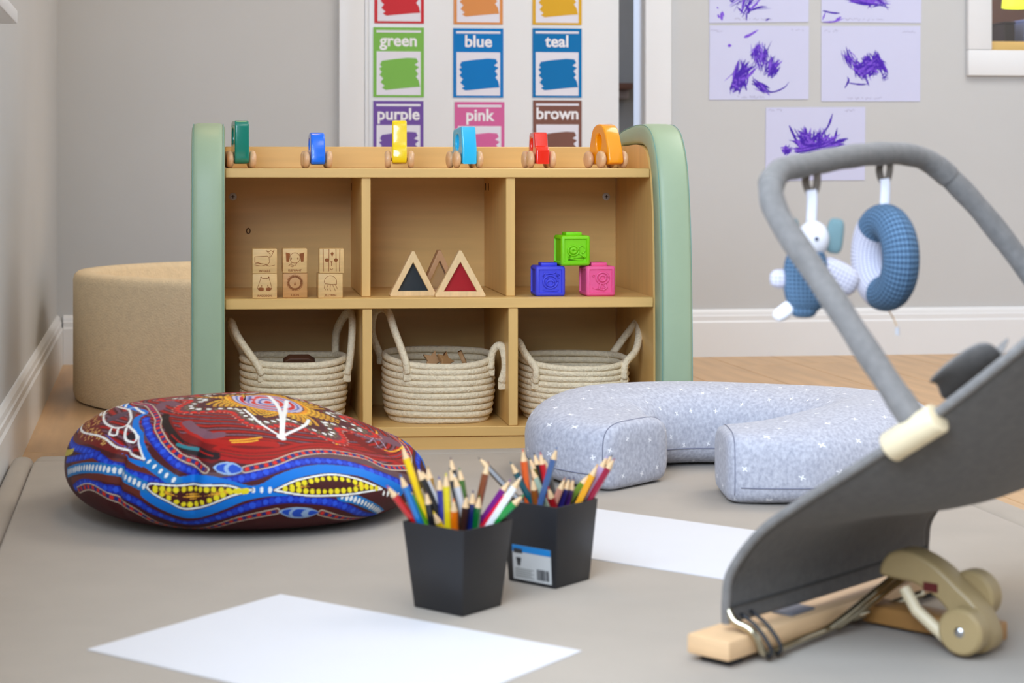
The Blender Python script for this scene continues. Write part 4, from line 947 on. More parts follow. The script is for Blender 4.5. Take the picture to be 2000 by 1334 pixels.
SIDE = {
 'beadA1': [(174.0,0.687),(-158.0,0.739),(-132.5,0.673),(-120.2,0.53),(-113.8,0.43),(-104.2,0.27),(-97.8,0.178)],
 'beadA2': [(-86.0,0.187),(-78.0,0.275),(-69.2,0.401),(-61.5,0.456),(-52.0,0.473),(-40.2,0.413),(-33.2,0.275),(-18.8,0.21)],
 'eyeA': [(-95.2,0.198),(-87.0,0.181)],
 'blueB': [(-134.2,0.624),(-122.8,0.49),(-114.5,0.373),(-106.0,0.224),(-99.0,0.098),(-91.5,0.078),(-83.0,0.147),(-73.7,0.278),(-64.2,0.361),(-53.0,0.367),(-45.0,0.295),(-34.3,0.121),(-22.2,-0.051)],
 'brownB': [(-158.2,0.699),(-118.0,0.421),(-107.8,0.287),(-98.5,0.135),(-91.5,0.127),(-82.5,0.201),(-72.7,0.333),(-62.5,0.41),(-51.2,0.421),(-41.3,0.344),(-31.7,0.181),(-23.3,0.081)],
 'mar1': [(-117.2,0.367),(-107.0,0.21),(-99.8,0.064),(-91.5,0.047),(-83.0,0.104),(-74.0,0.233),(-64.7,0.318),(-54.0,0.318),(-46.2,0.244),(-36.0,0.081)],
 'skyC': [(-117.0,0.25),(-111.5,0.175),(-105.8,0.084),(-97.0,0.084),(-86.0,0.012),(-80.8,0.038),(-75.5,0.144),(-67.5,0.255),(-58.0,0.293),(-47.8,0.255),(-39.5,0.118),(-29.5,-0.039)],
 'skyD': [(-115.8,-0.002),(-108.8,-0.185),(-102.5,-0.285),(-94.2,-0.176),(-86.0,-0.031),(-80.2,0.021),(-71.8,0.064)],
 'mar2': [(-128.2,-0.082),(-116.0,-0.073),(-109.2,-0.279),(-102.8,-0.379),(-94.0,-0.256),(-84.8,-0.091),(-72.2,0.018),(-59.0,-0.011),(-47.8,-0.222)],
 'blueE': [(-153.5,-0.174),(-142.8,-0.051),(-129.5,-0.039),(-119.5,-0.116),(-113.8,-0.268),(-104.5,-0.448),(-94.8,-0.342),(-83.0,-0.136),(-71.8,-0.022),(-59.0,-0.073),(-45.8,-0.357),(-32.3,-0.54)],
 'beadF1': [(-149.2,-0.176),(-139.0,-0.079),(-129.8,-0.136),(-120.5,-0.268),(-114.7,-0.511),(-107.0,-0.637),(-99.2,-0.582),(-88.8,-0.377),(-76.8,-0.214)],
 'beadF2': [(-62.7,-0.231),(-53.2,-0.397),(-40.2,-0.551)],
 'eyeF': [(-75.8,-0.211),(-69.5,-0.234),(-63.8,-0.222)],
 'dotsD': [(-160.2,0.001),(-139.5,0.092),(-130.2,0.121),(-121.5,0.087),(-115.2,0.038)],
 'dotsE': [(-117.2,0.267),(-111.8,0.184),(-105.8,0.087)],
 'dotsG': [(-56.5,0.015),(-50.3,-0.068),(-33.7,-0.457)],
 'dotsH': [(-84.8,0.015),(-77.5,0.041)],
 'dotsI': [(-40.2,-0.011),(-30.2,-0.108)],
 'brnL1': [(178.2,0.241),(-141.0,0.316),(-124.2,0.253),(-113.8,0.141)],
 'blueL2': [(-179.0,0.215),(-143.0,0.215),(-128.0,0.152),(-115.0,0.107),(-106.2,0.024)],
 'brnL3': [(-154.8,0.098),(-138.2,0.155),(-129.2,0.184),(-118.5,0.147),(-115.0,0.107)],
 'blueL4': [(-165.0,0.09),(-146.8,0.158),(-137.8,0.218)],
 'brnL5': [(-153.8,-0.082),(-136.5,0.035),(-128.8,0.047),(-119.3,0.01),(-114.7,-0.071)],
 'skyT1': [(175.5,0.318),(-148.8,0.373),(-131.8,0.316),(-118.2,0.235)],
 'skyT2': [(172.5,0.404),(169.2,0.493),(166.2,0.619),(-146.5,0.679),(-138.2,0.596),(-125.7,0.444),(-117.5,0.29)],
 'triW': [(174.2,0.33),(-146.2,0.367),(-132.0,0.321),(-118.2,0.267)],
 'triW2': [(-118.2,0.267),(-123.2,0.381),(-130.5,0.487)],
 'eye1u': [(-115.2,0.038),(-113.5,0.072),(-103.5,0.052),(-91.5,0.044),(-86.8,0.015),(-84.2,0.021)],
 'eye1l': [(-115.2,0.038),(-108.5,-0.096),(-103.5,-0.208),(-97.2,-0.156),(-89.8,-0.042),(-84.2,0.021)],
 'eye1c': [(-111.0,0.021),(-103.5,-0.042),(-97.0,-0.008),(-89.8,0.012)],
 'eye2u': [(-77.5,0.038),(-69.5,0.17),(-58.8,0.235),(-50.5,0.19),(-40.2,0.032)],
 'eye2l': [(-77.5,0.038),(-68.8,0.024),(-59.0,0.021),(-48.7,0.03),(-40.2,0.032)],
 'eye2c': [(-70.5,0.084),(-59.8,0.127),(-49.2,0.092)],
 'red1': [(-107.2,0.496),(-95.2,0.378),(-85.8,0.393),(-68.0,0.473),(-54.0,0.53)],
 'red2': [(-94.0,0.341),(-85.8,0.316),(-76.2,0.37),(-64.0,0.479),(-50.3,0.513),(-31.2,0.456),(-20.5,0.295)],
 'red3': [(-113.8,0.507),(-104.2,0.378),(-96.2,0.304)],
 'red4': [(-113.5,0.633),(-101.8,0.493),(-93.8,0.438),(-85.8,0.453),(-75.2,0.481)],
 'red5': [(-123.2,0.656),(-107.8,0.456),(-101.5,0.353)],
 'blk1': [(-128.0,0.69),(-114.2,0.524),(-104.0,0.35),(-95.0,0.304)],
 'pur1': [(-112.0,0.642),(-100.5,0.516),(-95.2,0.524)],
 'och1': [(-91.2,0.461),(-85.8,0.484),(-79.8,0.533)],
 'och2': [(-90.5,0.441),(-85.8,0.458),(-81.5,0.493)],
 'redR1': [(-45.0,0.516),(-33.5,0.424),(-18.0,0.364),(5.5,0.387)],
 'redR2': [(-46.0,0.599),(-25.5,0.636),(-29.0,0.524),(-24.7,0.441)],
 'ochR': [(-20.8,0.453),(-14.0,0.413),(13.5,0.387)],
 'ochR2': [(-46.0,0.559),(-40.7,0.59)],
 'facep': [(-13.7,0.633),(-5.3,0.567),(-3.3,0.499)],
 'facel1': [(-22.5,0.559),(-10.0,0.579),(-10.5,0.541),(-17.5,0.467)],
 'facel2': [(-14.7,0.561),(-20.5,0.504),(-20.8,0.467)],
 'ochF': [(6.5,0.581),(-4.0,0.584)],
 'beadR': [(27.0,0.593),(17.8,0.49),(3.0,0.413),(-14.7,0.264)],
 'blueR': [(16.8,0.424),(15.8,0.25),(-7.3,0.21),(-12.3,0.047)],
 'skyR': [(16.5,0.341),(4.8,0.255),(-1.7,0.107)],
 'triG': [(-33.5,-0.448),(-26.0,-0.494),(-21.7,-0.459)],
 'yelL': [(-176.0,0.101),(-160.2,0.184)],
 'tealS': [(-109.0,0.416),(-102.2,0.361)],
 'turtle': [(-156.0,0.573)],
 'turtleW': [(-170.8,0.521),(-147.2,0.476),(-139.5,0.481),(-138.0,0.536),(-145.2,0.607),(-163.0,0.65),(171.2,0.584),(171.5,0.527)],
 'thead': [(-129.2,0.438)],
 'theadW': [(-136.5,0.519),(-132.8,0.444),(-129.5,0.39),(-127.0,0.378),(-127.0,0.418),(-129.8,0.479),(-134.5,0.51)],
 'leg1': [(-175.2,0.541),(-177.8,0.501),(169.2,0.496),(169.5,0.533)],
 'leg2': [(-143.8,0.47),(-140.2,0.407),(-136.2,0.416),(-139.8,0.479)],
 'leg3': [(177.5,0.622),(169.0,0.613),(170.0,0.644),(-172.0,0.65)],
 'leg4': [(-164.2,0.647),(-163.0,0.684),(-151.2,0.676),(-141.5,0.664)],
 'tear': [(-139.2,0.736),(-158.2,0.819),(-138.8,0.807)],
}
TOP = {
 'boom1': [(0.0056,-0.0918),(0.0282,-0.1484),(0.0427,-0.1682),(0.0628,-0.185)],
 'boom2': [(0.0345,0.0277),(0.0533,-0.036),(0.0617,-0.1293),(0.0635,-0.1871)],
 'boom3': [(0.063,0.0202),(0.063,-0.0917),(0.0647,-0.1828)],
 'boom4': [(0.0653,-0.1819),(0.0825,-0.1415),(0.094,-0.1053),(0.0982,-0.0669)],
 'mand': [(0.0354,-0.0118)],
}
def cushion_colors(P):
    """dot painting: strokes and dots laid out on the cushion surface, coloured per vertex"""
    rnd = np.random.RandomState(4)
    L3 = lambda c: np.array(lin(c)[:3])
    N = len(P); col = np.tile(L3((70, 18, 20)), (N, 1))
    MAR, BRN, PUR, RED, RED2, BLK = L3((76, 20, 22)), L3((104, 40, 26)), L3((116, 76, 90)), L3((168, 18, 12)), L3((116, 8, 8)), L3((30, 14, 18))
    SKY, BLU, BL2, WHT, YEL, OCH, BEI = L3((0, 116, 208)), L3((14, 34, 150)), L3((40, 84, 214)), L3((238, 238, 232)), L3((236, 216, 30)), L3((232, 168, 46)), L3((214, 196, 172))
    def path(pts, closed=False):
        t_ = np.degrees(np.unwrap(np.radians([a for a, b in pts]))); pts = [(float(a), b) for a, (_, b) in zip(t_, pts)]
        q = np.array(spline(pts, 14, closed) if len(pts) > 2 or closed else [tuple(np.array(pts[0]) * (1 - k / 14) + np.array(pts[-1]) * k / 14) for k in range(15)])
        q[:, 0] = np.degrees(np.unwrap(np.radians(q[:, 0])))
        X = cushion_xyz(np.radians(q[:, 0]), np.clip(q[:, 1], -1, 0.999))
        d = np.r_[0, np.cumsum(np.linalg.norm(np.diff(X, axis=0), axis=1))]
        n = max(2, int(d[-1] / 0.0012)); s = np.linspace(0, d[-1], n)
        return np.stack([np.interp(s, d, X[:, k]) for k in range(3)], 1), d[-1]
    from mathutils.kdtree import KDTree
    kd = KDTree(N)
    for k_, p_ in enumerate(P.tolist()): kd.insert(p_, k_)
    kd.balance()
    def hit(c, r): return [h[1] for h in kd.find_range(c, r)]
    def cover(X, r, c):
        ids = set()
        for q_ in X[::max(1, int(r / 0.0024))].tolist() + [X[-1].tolist()]: ids.update(hit(q_, r))
        if ids: col[list(ids)] = c
    def both(X):
        yield X
        Y = X[X[:, 2] < 0.066] * np.array([-1, -1, 1])          # the side bands again on the far side
        if len(Y) > 1: yield Y
    def stroke(name, w, c, pts=None):
        X0, _ = path(pts or SIDE[name])
        for X in both(X0): cover(X, w / 2, c)
    def line2(name, w, c_edge, c_in, edge):
        stroke(name, w, c_edge); stroke(name, w - 2 * edge, c_in)
    def dots(name, gap, r, cs, off=0.0, pts=None, squash=None):
        X0, L = path(pts or SIDE[name]); n = max(1, int(L / gap))
        for k in range(n):
            i = int((k + 0.5) / n * (len(X0) - 1)); c = X0[i]; ids = np.array(hit(c.tolist(), r * 1.15), int)
            if not len(ids): continue
            v = P[ids] - c
            if squash:
                t = X0[min(i + 2, len(X0) - 1)] - X0[max(i - 2, 0)]; t = t / (np.linalg.norm(t) + 1e-9)
                a = v @ t; b2 = (v ** 2).sum(1) - a ** 2; d = np.sqrt((a / squash) ** 2 + b2)
            else: d = np.sqrt((v ** 2).sum(1))
            col[ids[d < r * rnd.uniform(0.88, 1.12)]] = cs[k % len(cs)]
    # broad colour fields on the top
    r2 = np.hypot(P[:, 0], P[:, 1]); an = np.arctan2(P[:, 1], P[:, 0])
    wav = np.sin(an * 5 + r2 * 60) + 0.6 * np.sin(an * 9 - r2 * 90 + 1)
    topm = (P[:, 2] > 0.075) & (r2 < 0.25)
    f = np.sin(r2 * 420 + 2.2 * np.sin(an * 4) + wav * 0.8)
    col[topm & (f > 0.1)] = RED2; col[topm & (f > 0.65)] = RED; col[topm & (f < -0.75)] = PUR
    for nm, w, c in (('red1', .020, RED2), ('red2', .026, RED), ('red3', .022, RED2), ('red4', .014, RED), ('red5', .012, RED2), ('blk1', .012, BLK), ('pur1', .016, PUR), ('redR1', .026, RED), ('redR2', .020, RED2), ('facep', .040, PUR), ('tear', .016, PUR)): stroke(nm, w, c)
    for k, dz in enumerate((-.03, .0, .03)):
        p_ = [(a, b + dz) for a, b in SIDE['red2']]; stroke('', .0022, RED2 if k != 1 else BRN, p_)
        p_ = [(a, b + dz) for a, b in SIDE['red3']]; stroke('', .0022, BLK if k != 1 else RED, p_)
        p_ = [(a, b + dz) for a, b in SIDE['redR1']]; stroke('', .002, BLK if k != 1 else PUR, p_)
    for nm in ('och1', 'och2', 'ochR', 'ochR2', 'ochF'): stroke(nm, .0032, OCH)
    for nm in ('facel1', 'facel2'): stroke(nm, .0014, L3((170, 170, 190)))
    stroke('tealS', .006, L3((40, 120, 130)))
    # bands round the side
    for nm, w, c in (('mar1', .016, MAR), ('mar2', .016, MAR), ('brnL1', .012, BRN), ('brnL3', .012, BRN), ('brnL5', .011, BRN), ('brownB', .012, L3((96, 66, 70)))): stroke(nm, w, c)
    for nm, w in (('blueB', .0120), ('blueE', .0115), ('blueL2', .0120), ('blueL4', .010), ('blueR', .012)):
        stroke(nm, w, BLU); dots(nm, .0085, .0042, [BL2, L3((26, 60, 190))])
    for nm, w in (('skyC', .015), ('skyD', .015), ('skyT1', .012), ('skyT2', .010), ('skyR', .009)): stroke(nm, w, SKY)
    for nm, w in (('dotsD', .015), ('dotsE', .014), ('dotsG', .013)): stroke(nm, w, L3((24, 120, 186)))
    for nm, g in (('dotsD', .0085), ('dotsE', .0105), ('dotsG', .0072), ('dotsH', .011), ('dotsI', .008)): dots(nm, g, .0042, [WHT], squash=0.62)
    # bead chains
    for nm in ('beadA1', 'beadA2', 'beadF1', 'beadF2', 'beadR'):
        line2(nm, .0105, BEI, L3((110, 56, 64)), .0014); dots(nm, .0066, .0029, [L3((220, 36, 30)), L3((26, 36, 120))])
    # small blue leaf shapes
    for nm, w in (('eyeA', .015), ('eyeF', .016)):
        X, L = path(SIDE[nm]); n = len(X)
        for sc_, cf in ((0.62, lambda k: L3((150, 180, 214))), (0.45, lambda k: L3((30, 78, 190)) if (k // 5) % 3 else L3((150, 180, 214)))):
            for k in range(0, n, 2):
                r = w * sc_ * math.sin(math.pi * (k + 1) / (n + 1)) ** 0.8; ids = hit(X[k].tolist(), r)
                if ids: col[ids] = cf(k)
    # eye shapes with yellow dots
    for e in ('eye1', 'eye2'):
        U, _ = path(SIDE[e + 'u']); Lo, _ = path(SIDE[e + 'l']); n = 90
        u = U[np.linspace(0, len(U) - 1, n).astype(int)]; l = Lo[np.linspace(0, len(Lo) - 1, n).astype(int)]
        for t in np.linspace(0, 1, 16): cover(u + (l - u) * t, .0026, L3((66, 16, 18)))
        for t, w in ((.5, .0016), (.40, .0012), (.60, .0012)): cover((u + (l - u) * t)[18:-18], w, OCH)
        for nm in ('u', 'l'): stroke(e + nm, .0026, WHT)
        wid = np.linalg.norm(u - l, axis=1)
        for t_off, side in ((0, u), (1, l)):
            acc = 0.0
            for k in range(4, n - 4):
                acc += np.linalg.norm(side[k] - side[k - 1])
                if acc > .0088:
                    acc = 0.0; fr = min(0.5, .0058 / max(1e-4, wid[k])); c = side[k] + ((l if t_off == 0 else u)[k] - side[k]) * fr
                    ids = hit(c.tolist(), .0037 * rnd.uniform(.9, 1.1))
                    if ids: col[ids] = YEL
    # corner triangle with the turtle
    a, b, c = [((q_[0] - 360 if q_[0] > 60 else q_[0]), q_[1]) for q_ in (SIDE['triW'][0], SIDE['triW'][-1], SIDE['skyT2'][2])]; U = []
    for i in np.linspace(0, 1, 70):
        for j in np.linspace(0, 1 - i, max(2, int(70 * (1 - i)))):
            U.append((a[0] + (b[0] - a[0]) * i + (c[0] - a[0]) * j, a[1] + (b[1] - a[1]) * i + (c[1] - a[1]) * j))
    U = np.array(U); T = cushion_xyz(np.radians(U[:, 0]), np.clip(U[:, 1], -1, .999))
    cover(T, .003, L3((116, 24, 18)))
    for k in rnd.permutation(len(T))[:170]:
        ids = hit(T[k].tolist(), .0018)
        if ids: col[ids] = L3((226, 178, 96))
    stroke('skyT2', .010, SKY)
    stroke('triW', .0034, WHT); stroke('triW2', .0030, WHT)
    for nm, r in (('turtle', .019), ('thead', .008)):
        X = cushion_xyz(np.radians(np.array([SIDE[nm][0][0]])), np.array([SIDE[nm][0][1]]))[0]
        ids = np.array(hit(X.tolist(), r), int); col[ids] = L3((96, 72, 86)) if nm == 'turtle' else L3((40, 24, 30))
        if nm == 'turtle': d = np.sqrt(((P[ids] - X) ** 2).sum(1)); col[ids[np.sin(d * 2600) > 0.6]] = L3((66, 44, 60))
    for nm in ('turtleW', 'theadW', 'leg1', 'leg2', 'leg3', 'leg4'): cover(path(SIDE[nm], nm.endswith('W'))[0], .0019, WHT)
    stroke('yelL', .010, L3((200, 180, 70))); stroke('triG', .012, L3((112, 30, 24)))
    # rosette on the top: petals of dots round a core
    m = np.array(TOP['mand'][0]); q = P[:, :2] - m; rr = np.hypot(q[:, 0], q[:, 1]); aa = np.arctan2(q[:, 1], q[:, 0]); up = P[:, 2] > 0.06
    pet = 0.134 + 0.022 * np.cos(8 * aa + 0.4)
    col[up & (rr < pet + .012)] = L3((150, 40, 40)); col[up & (rr < pet + .004)] = L3((104, 62, 66)); col[up & (rr < pet - .012)] = L3((78, 34, 42))
    tix = np.nonzero(up & (rr < .22))[0]; kt = KDTree(len(tix))
    for k_, v_ in enumerate(P[tix, :2].tolist()): kt.insert((v_[0], v_[1], 0), k_)
    kt.balance()
    def ringdots(rf, n, r, c):
        for k in range(n):
            a = 2 * math.pi * k / n; R_ = rf(a); p = m + np.array([math.cos(a), math.sin(a)]) * R_
            ids = [h[1] for h in kt.find_range((p[0], p[1], 0), r * rnd.uniform(.85, 1.15))]
            if ids: col[tix[ids]] = c
    pf = lambda a: 0.134 + 0.022 * math.cos(8 * a + 0.4)
    ringdots(lambda a: pf(a) + .004, 110, .0042, L3((214, 40, 32)))
    ringdots(lambda a: pf(a) - .009, 110, .0018, L3((120, 130, 90)))
    for dr_, n_, c_ in ((.0135, 120, (150, 150, 104)), (.024, 110, (120, 126, 84)), (.029, 100, (150, 60, 50))): ringdots(lambda a, q=dr_: pf(a) - q, n_, .0017, L3(c_))
    ringdots(lambda a: pf(a) - .018, 78, .0038, WHT); ringdots(lambda a: pf(a) + .013, 130, .0016, L3((220, 150, 130)))
    for k, R_ in enumerate((.062, .069, .076, .083, .090, .097, .104)):
        for j in range(8):
            wdg = (0.36 - 0.048 * k); n = 8 - k
            for i in range(n):
                a = 2 * math.pi * j / 8 - 0.05 + wdg * (i - (n - 1) / 2) / max(1, n - 1) * 2
                p = m + np.array([math.cos(a), math.sin(a)]) * R_
                ids = [h[1] for h in kt.find_range((p[0], p[1], 0), .0033)]
                if ids: col[tix[ids]] = OCH if (i + k) % 3 else L3((240, 190, 60))
    ringdots(lambda a: .057, 52, .0034, L3((236, 150, 36)))
    core = up & (rr < .052)
    col[core] = L3((196, 186, 204))
    for r0, r1, c in ((.044, .047, L3((60, 90, 160))), (.035, .041, L3((200, 40, 36))), (.027, .030, L3((90, 90, 140))), (.018, .024, L3((206, 60, 46))), (.010, .014, L3((80, 90, 150))), (.0, .006, L3((206, 60, 46)))): col[up & (rr < r1) & (rr >= r0)] = c
    # white branching figure over the rosette
    for nm in ('boom1', 'boom2', 'boom3', 'boom4'):
        for q_ in spline(TOP[nm], 30):
            ids = [h[1] for h in kt.find_range((q_[0], q_[1], 0), .0032 if nm in ('boom2', 'boom3') else .0025)]
            if ids: col[tix[ids]] = WHT
    q_ = TOP['boom2'][-1]; col[tix[[h[1] for h in kt.find_range((q_[0], q_[1], 0), .0066)]]] = WHT
    return col

def build_cushion():
    t = thing('floor_cushion', 'round dot painted floor cushion in red, blue, black and yellow', 'cushion', CC)
    th = np.concatenate([np.linspace(R(-195), R(15), 880, endpoint=False), np.linspace(R(15), R(165), 200, endpoint=False)])
    f = np.concatenate([np.linspace(-1, -0.72, 16, endpoint=False), np.linspace(-0.72, 0.92, 370, endpoint=False), np.linspace(0.92, 0.9995, 30)])
    nt, nf = len(th), len(f)
    TH, FF = np.meshgrid(th, f); P = cushion_xyz(TH, FF).reshape(-1, 3)
    cols = cushion_colors(P)
    i, j = np.meshgrid(np.arange(nf - 1), np.arange(nt), indexing='ij'); j2 = (j + 1) % nt
    Q = np.stack([i * nt + j, i * nt + j2, (i + 1) * nt + j2, (i + 1) * nt + j], -1).reshape(-1, 4)
    me = bpy.data.meshes.new('cushion_cover')
    me.vertices.add(len(P)); me.vertices.foreach_set('co', P.astype(np.float32).ravel())
    me.loops.add(Q.size); me.loops.foreach_set('vertex_index', Q.astype(np.int32).ravel())
    me.polygons.add(len(Q)); me.polygons.foreach_set('loop_start', np.arange(0, Q.size, 4, dtype=np.int32)); 
    me.update(calc_edges=True); me.validate()
    a = me.color_attributes.new('Col', 'FLOAT_COLOR', 'POINT')
    a.data.foreach_set('color', np.concatenate([cols, np.ones((len(cols), 1))], 1).astype(np.float32).ravel())
    cm = attr_mat('painted_cotton', 0.6, 'Col', 0.12, 240); cm.node_tree.nodes['Principled BSDF'].inputs['Specular IOR Level'].default_value = 0.3
    link('cushion_cover', me, cm, t, smooth=180)
build_cushion()

# ------------------------------------------------------------------ baby bouncer
BN = Vector((0.375, 1.87, MT)); BL = Vector((0.7071, -0.7071, 0)); BW = Vector((0.7071, 0.7071, 0))
bo = thing('baby_bouncer', 'grey fabric baby bouncer with wooden foot and padded toy bar', 'bouncer', BN + Vector((0, 0, 0.0004)), R(-45))
# local frame: x runs from the foot end to the head end, y across the seat, z up
M_bfab = mat('grey_melange', (88, 84, 80), 0.9, var=0.16, scale=110, bump=0.25, bscale=350, sheen=0.15)
M_bbar = mat('grey_melange_bar', (120, 116, 112), 0.9, var=0.16, scale=120, bump=0.25, bscale=350, sheen=0.15)
M_beige = mat('beige_plastic', (222, 204, 168), 0.4, var=0.03)
M_bhinge = mat('shaded_beige_plastic', (168, 144, 100), 0.4, var=0.04)  # beige plastic made darker, the hinge's shade is put into the colour
M_chrome = mat('chrome_rod', (196, 186, 160), 0.15, var=0.03, metal=1.0)
prof = spline([(0.004, 0.036), (0.004, 0.060), (0.010, 0.090), (0.042, 0.133), (0.089, 0.170), (0.21, 0.254), (0.32, 0.344), (0.42, 0.435), (0.49, 0.51)], 8)
NQ = 28; rows = []
for i, (a, h) in enumerate(prof):
    j0 = prof[max(0, i-1)]; j1 = prof[min(len(prof)-1, i+1)]; ta, th_ = j1[0]-j0[0], j1[1]-j0[1]; l = math.hypot(ta, th_)
    na, nh = th_ / l, -ta / l
    bf = 0.42 + 0.05 * min(1, max(0, a / 0.3))
    f = max(0, min(1, (a - 0.01) / 0.16)); sag = 0.006 + 0.058 * f * f * (3 - 2 * f) * (1 - 0.5 * max(0, (a - 0.25) / 0.25))
    row = []
    for q in range(NQ + 1):
        t = q / NQ; s_ = sag * (1 - abs(2 * t - 1) ** 2.6)
        row.append((a + na * s_, bf * t, max(0.034, h + nh * s_)))
    rows.append(row)
so = MB().grid(rows).obj('fabric_seat', M_bfab, bo, smooth=180)
md = so.modifiers.new('thick', 'SOLIDIFY'); md.thickness = 0.005; md.offset = 0
for q in (0, NQ):
    MB().tube([rows[i][q] for i in range(len(rows))], 0.0048, 10).obj('edge_tube', M_bbar, so, smooth=60)  # lighter grey than the seat: the lit rim is put into the colour
hem = [rows[6][q] for q in range(NQ + 1)]
MB().tube([(p[0] + 0.003, p[1], p[2]) for p in hem], 0.0013, 5).obj('hem_seam', mat('dark_seam', (70, 68, 66), 0.9, var=0.05), so, smooth=180)
# harness flap folded over the near edge
fp = [[(0.210 + 0.034 * i + 0.006 * math.sin(2 * k), 0.02 + 0.022 * k, 0.284 + 0.027 * i + 0.016 * math.sin(k * 1.6 + 0.5 + i)) for k in range(4)] for i in range(3)]
fo = MB().grid(fp).obj('harness_flap', M_bbar, bo, smooth=180)
md = fo.modifiers.new('thick', 'SOLIDIFY'); md.thickness = 0.006
md = fo.modifiers.new('round', 'SUBSURF'); md.levels = 2; md.render_levels = 2
# padded toy bar
bar = spline([(0.212, 0.0, 0.266), (0.165, 0.0, 0.326), (0.12, 0.0, 0.385), (0.068, 0.0, 0.452), (0.052, 0.008, 0.483), (0.045, 0.035, 0.500), (0.045, 0.075, 0.506), (0.045, 0.15, 0.514), (0.045, 0.22, 0.519), (0.05, 0.29, 0.519), (0.062, 0.335, 0.506), (0.09, 0.375, 0.462), (0.125, 0.41, 0.400), (0.17, 0.44, 0.325), (0.215, 0.462, 0.265)], 6)
rad = [0.0128 + 0.0004 * math.sin(i * 1.3) for i in range(len(bar))]
tb = MB().tube(bar, rad, 16).obj('toy_bar', M_bbar, bo, smooth=60)
for k in (1, 26, 61): 
    p = bar[k]; MB().tube([bar[k - 1], bar[k], bar[k + 1]], 0.0136, 16).obj('fabric_cuff', M_bbar, tb, smooth=60)
for i0, yv in ((0, -0.004), (-1, 0.462)):
    pa = Vector((bar[i0][0] - 0.022, yv, bar[i0][2] - 0.029)); pb = Vector((bar[i0][0] + 0.028, yv, bar[i0][2] + 0.005))
    cl = MB().tube([pa, pb], 0.0148, 20).obj('bar_clamp', M_beige, bo, smooth=50, bevel=0.002)
    MB().tube([Vector(bar[i0]) + Vector((0.008, 0, -0.012)), Vector(bar[i0]) + Vector((-0.008, 0, 0.012))], 0.0098, 16).obj('clamp_socket', M_beige, cl, smooth=50)
# wooden foot: cross board and long board
ft = MB().box(-0.0216, 0.030, -0.034, 0.44, 0.007, 0.028).obj('foot_board', M_beech, bo, smooth=40, bevel=0.0035)
for yv in (-0.01, 0.40): MB().box(-0.012, 0.022, yv - 0.012, yv + 0.012, 0.0, 0.0068).obj('rubber_pad', M_black, ft)
MB().box(0.031, 0.182, 0.222, 0.262, 0.004, 0.024).obj('long_board', mat('shaded_beech', (170, 122, 66), 0.45, var=0.12, scale=14, stretch=(1, 6, 1)), bo, smooth=40, bevel=0.003)  # beech darkened to brown, the shade on this board is in its colour
MB().box(-0.005, 0.02, 0.10, 0.145, 0.0283, 0.031).obj('grey_plate', mat('grey_plate', (110, 112, 120), 0.4, var=0.05), bo)
for rr_ in ([(0.004, 0.002, 0.052), (0.014, 0.0, 0.040), (0.030, 0.002, 0.0345), (0.0375, 0.005, 0.025), (0.0385, 0.014, 0.011), (0.038, 0.032, 0.0075), (0.037, 0.08, 0.009), (0.036, 0.138, 0.010), (0.045, 0.16, 0.02), (0.062, 0.20, 0.045), (0.08, 0.24, 0.072)],
            [(0.034, 0.165, 0.008), (0.050, 0.19, 0.026), (0.07, 0.225, 0.05), (0.092, 0.25, 0.072)],
            [(0.034, 0.20, 0.012), (0.05, 0.25, 0.02), (0.07, 0.29, 0.03)]):
    MB().tube(spline(rr_, 8), 0.0042, 12).obj('metal_rod', M_chrome, bo, smooth=180)
for yv in (0.018, 0.036): MB().tube(spline([(0.010, yv, 0.044), (0.030, yv, 0.033), (0.046, yv, 0.014), (0.042, yv, 0.004)], 4), 0.0022, 6).obj('strap_loop', M_black, bo, smooth=180)
bk = prism('hinge_bracket', [spline([(0.062, 0.066), (0.072, 0.088), (0.095, 0.094), (0.125, 0.084), (0.150, 0.066), (0.172, 0.048), (0.186, 0.020), (0.180, 0.002), (0.158, 0.001), (0.150, 0.022), (0.132, 0.046), (0.105, 0.060), (0.085, 0.062)], 5, True)], 0.034, 0.004, Matrix(((1, 0, 0, 0), (0, 0, 1, 0), (0, 1, 0, 0), (0, 0, 0, 1))))
hk = link('hinge_bracket', bk, M_bhinge, bo, (0.010, 0.205, 0.003), smooth=40)
for (ax, az, r1) in ((0.166, 0.020, 0.024), (0.150, 0.046, 0.026)):
    me = MB().lathe([(0, -0.012), (r1 - 0.003, -0.012), (r1, -0.009), (r1, 0.009), (r1 - 0.003, 0.012), (0, 0.012)], 32).mesh('pivot_disc'); shade_angle(me, 40)
    o = link('pivot_disc', me, M_bhinge, hk, (ax, -0.030 + (0.055 if r1 > 0.025 else 0), az + 0.005)); o.rotation_euler = (R(90), 0, 0)
    b_o = MB().lathe([(0, 0.014), (0.004, 0.0135), (0.0055, 0.012)], 12).obj('rivet', M_steel, hk, (ax, -0.030 + (0.055 if r1 > 0.025 else 0), az + 0.005), smooth=180); b_o.rotation_euler = (R(90), 0, 0)
MB().box(0.114, 0.130, -0.0182, -0.0165, 0.056, 0.065).obj('red_marker', mat('red_marker', (92, 16, 16), 0.5, var=0.05), hk)
MB().tube([(0.096, -0.024, 0.056), (0.112, -0.028, 0.036), (0.152, -0.030, 0.010)], 0.0065, 10).obj('hinge_lever', M_beige, hk, smooth=60)

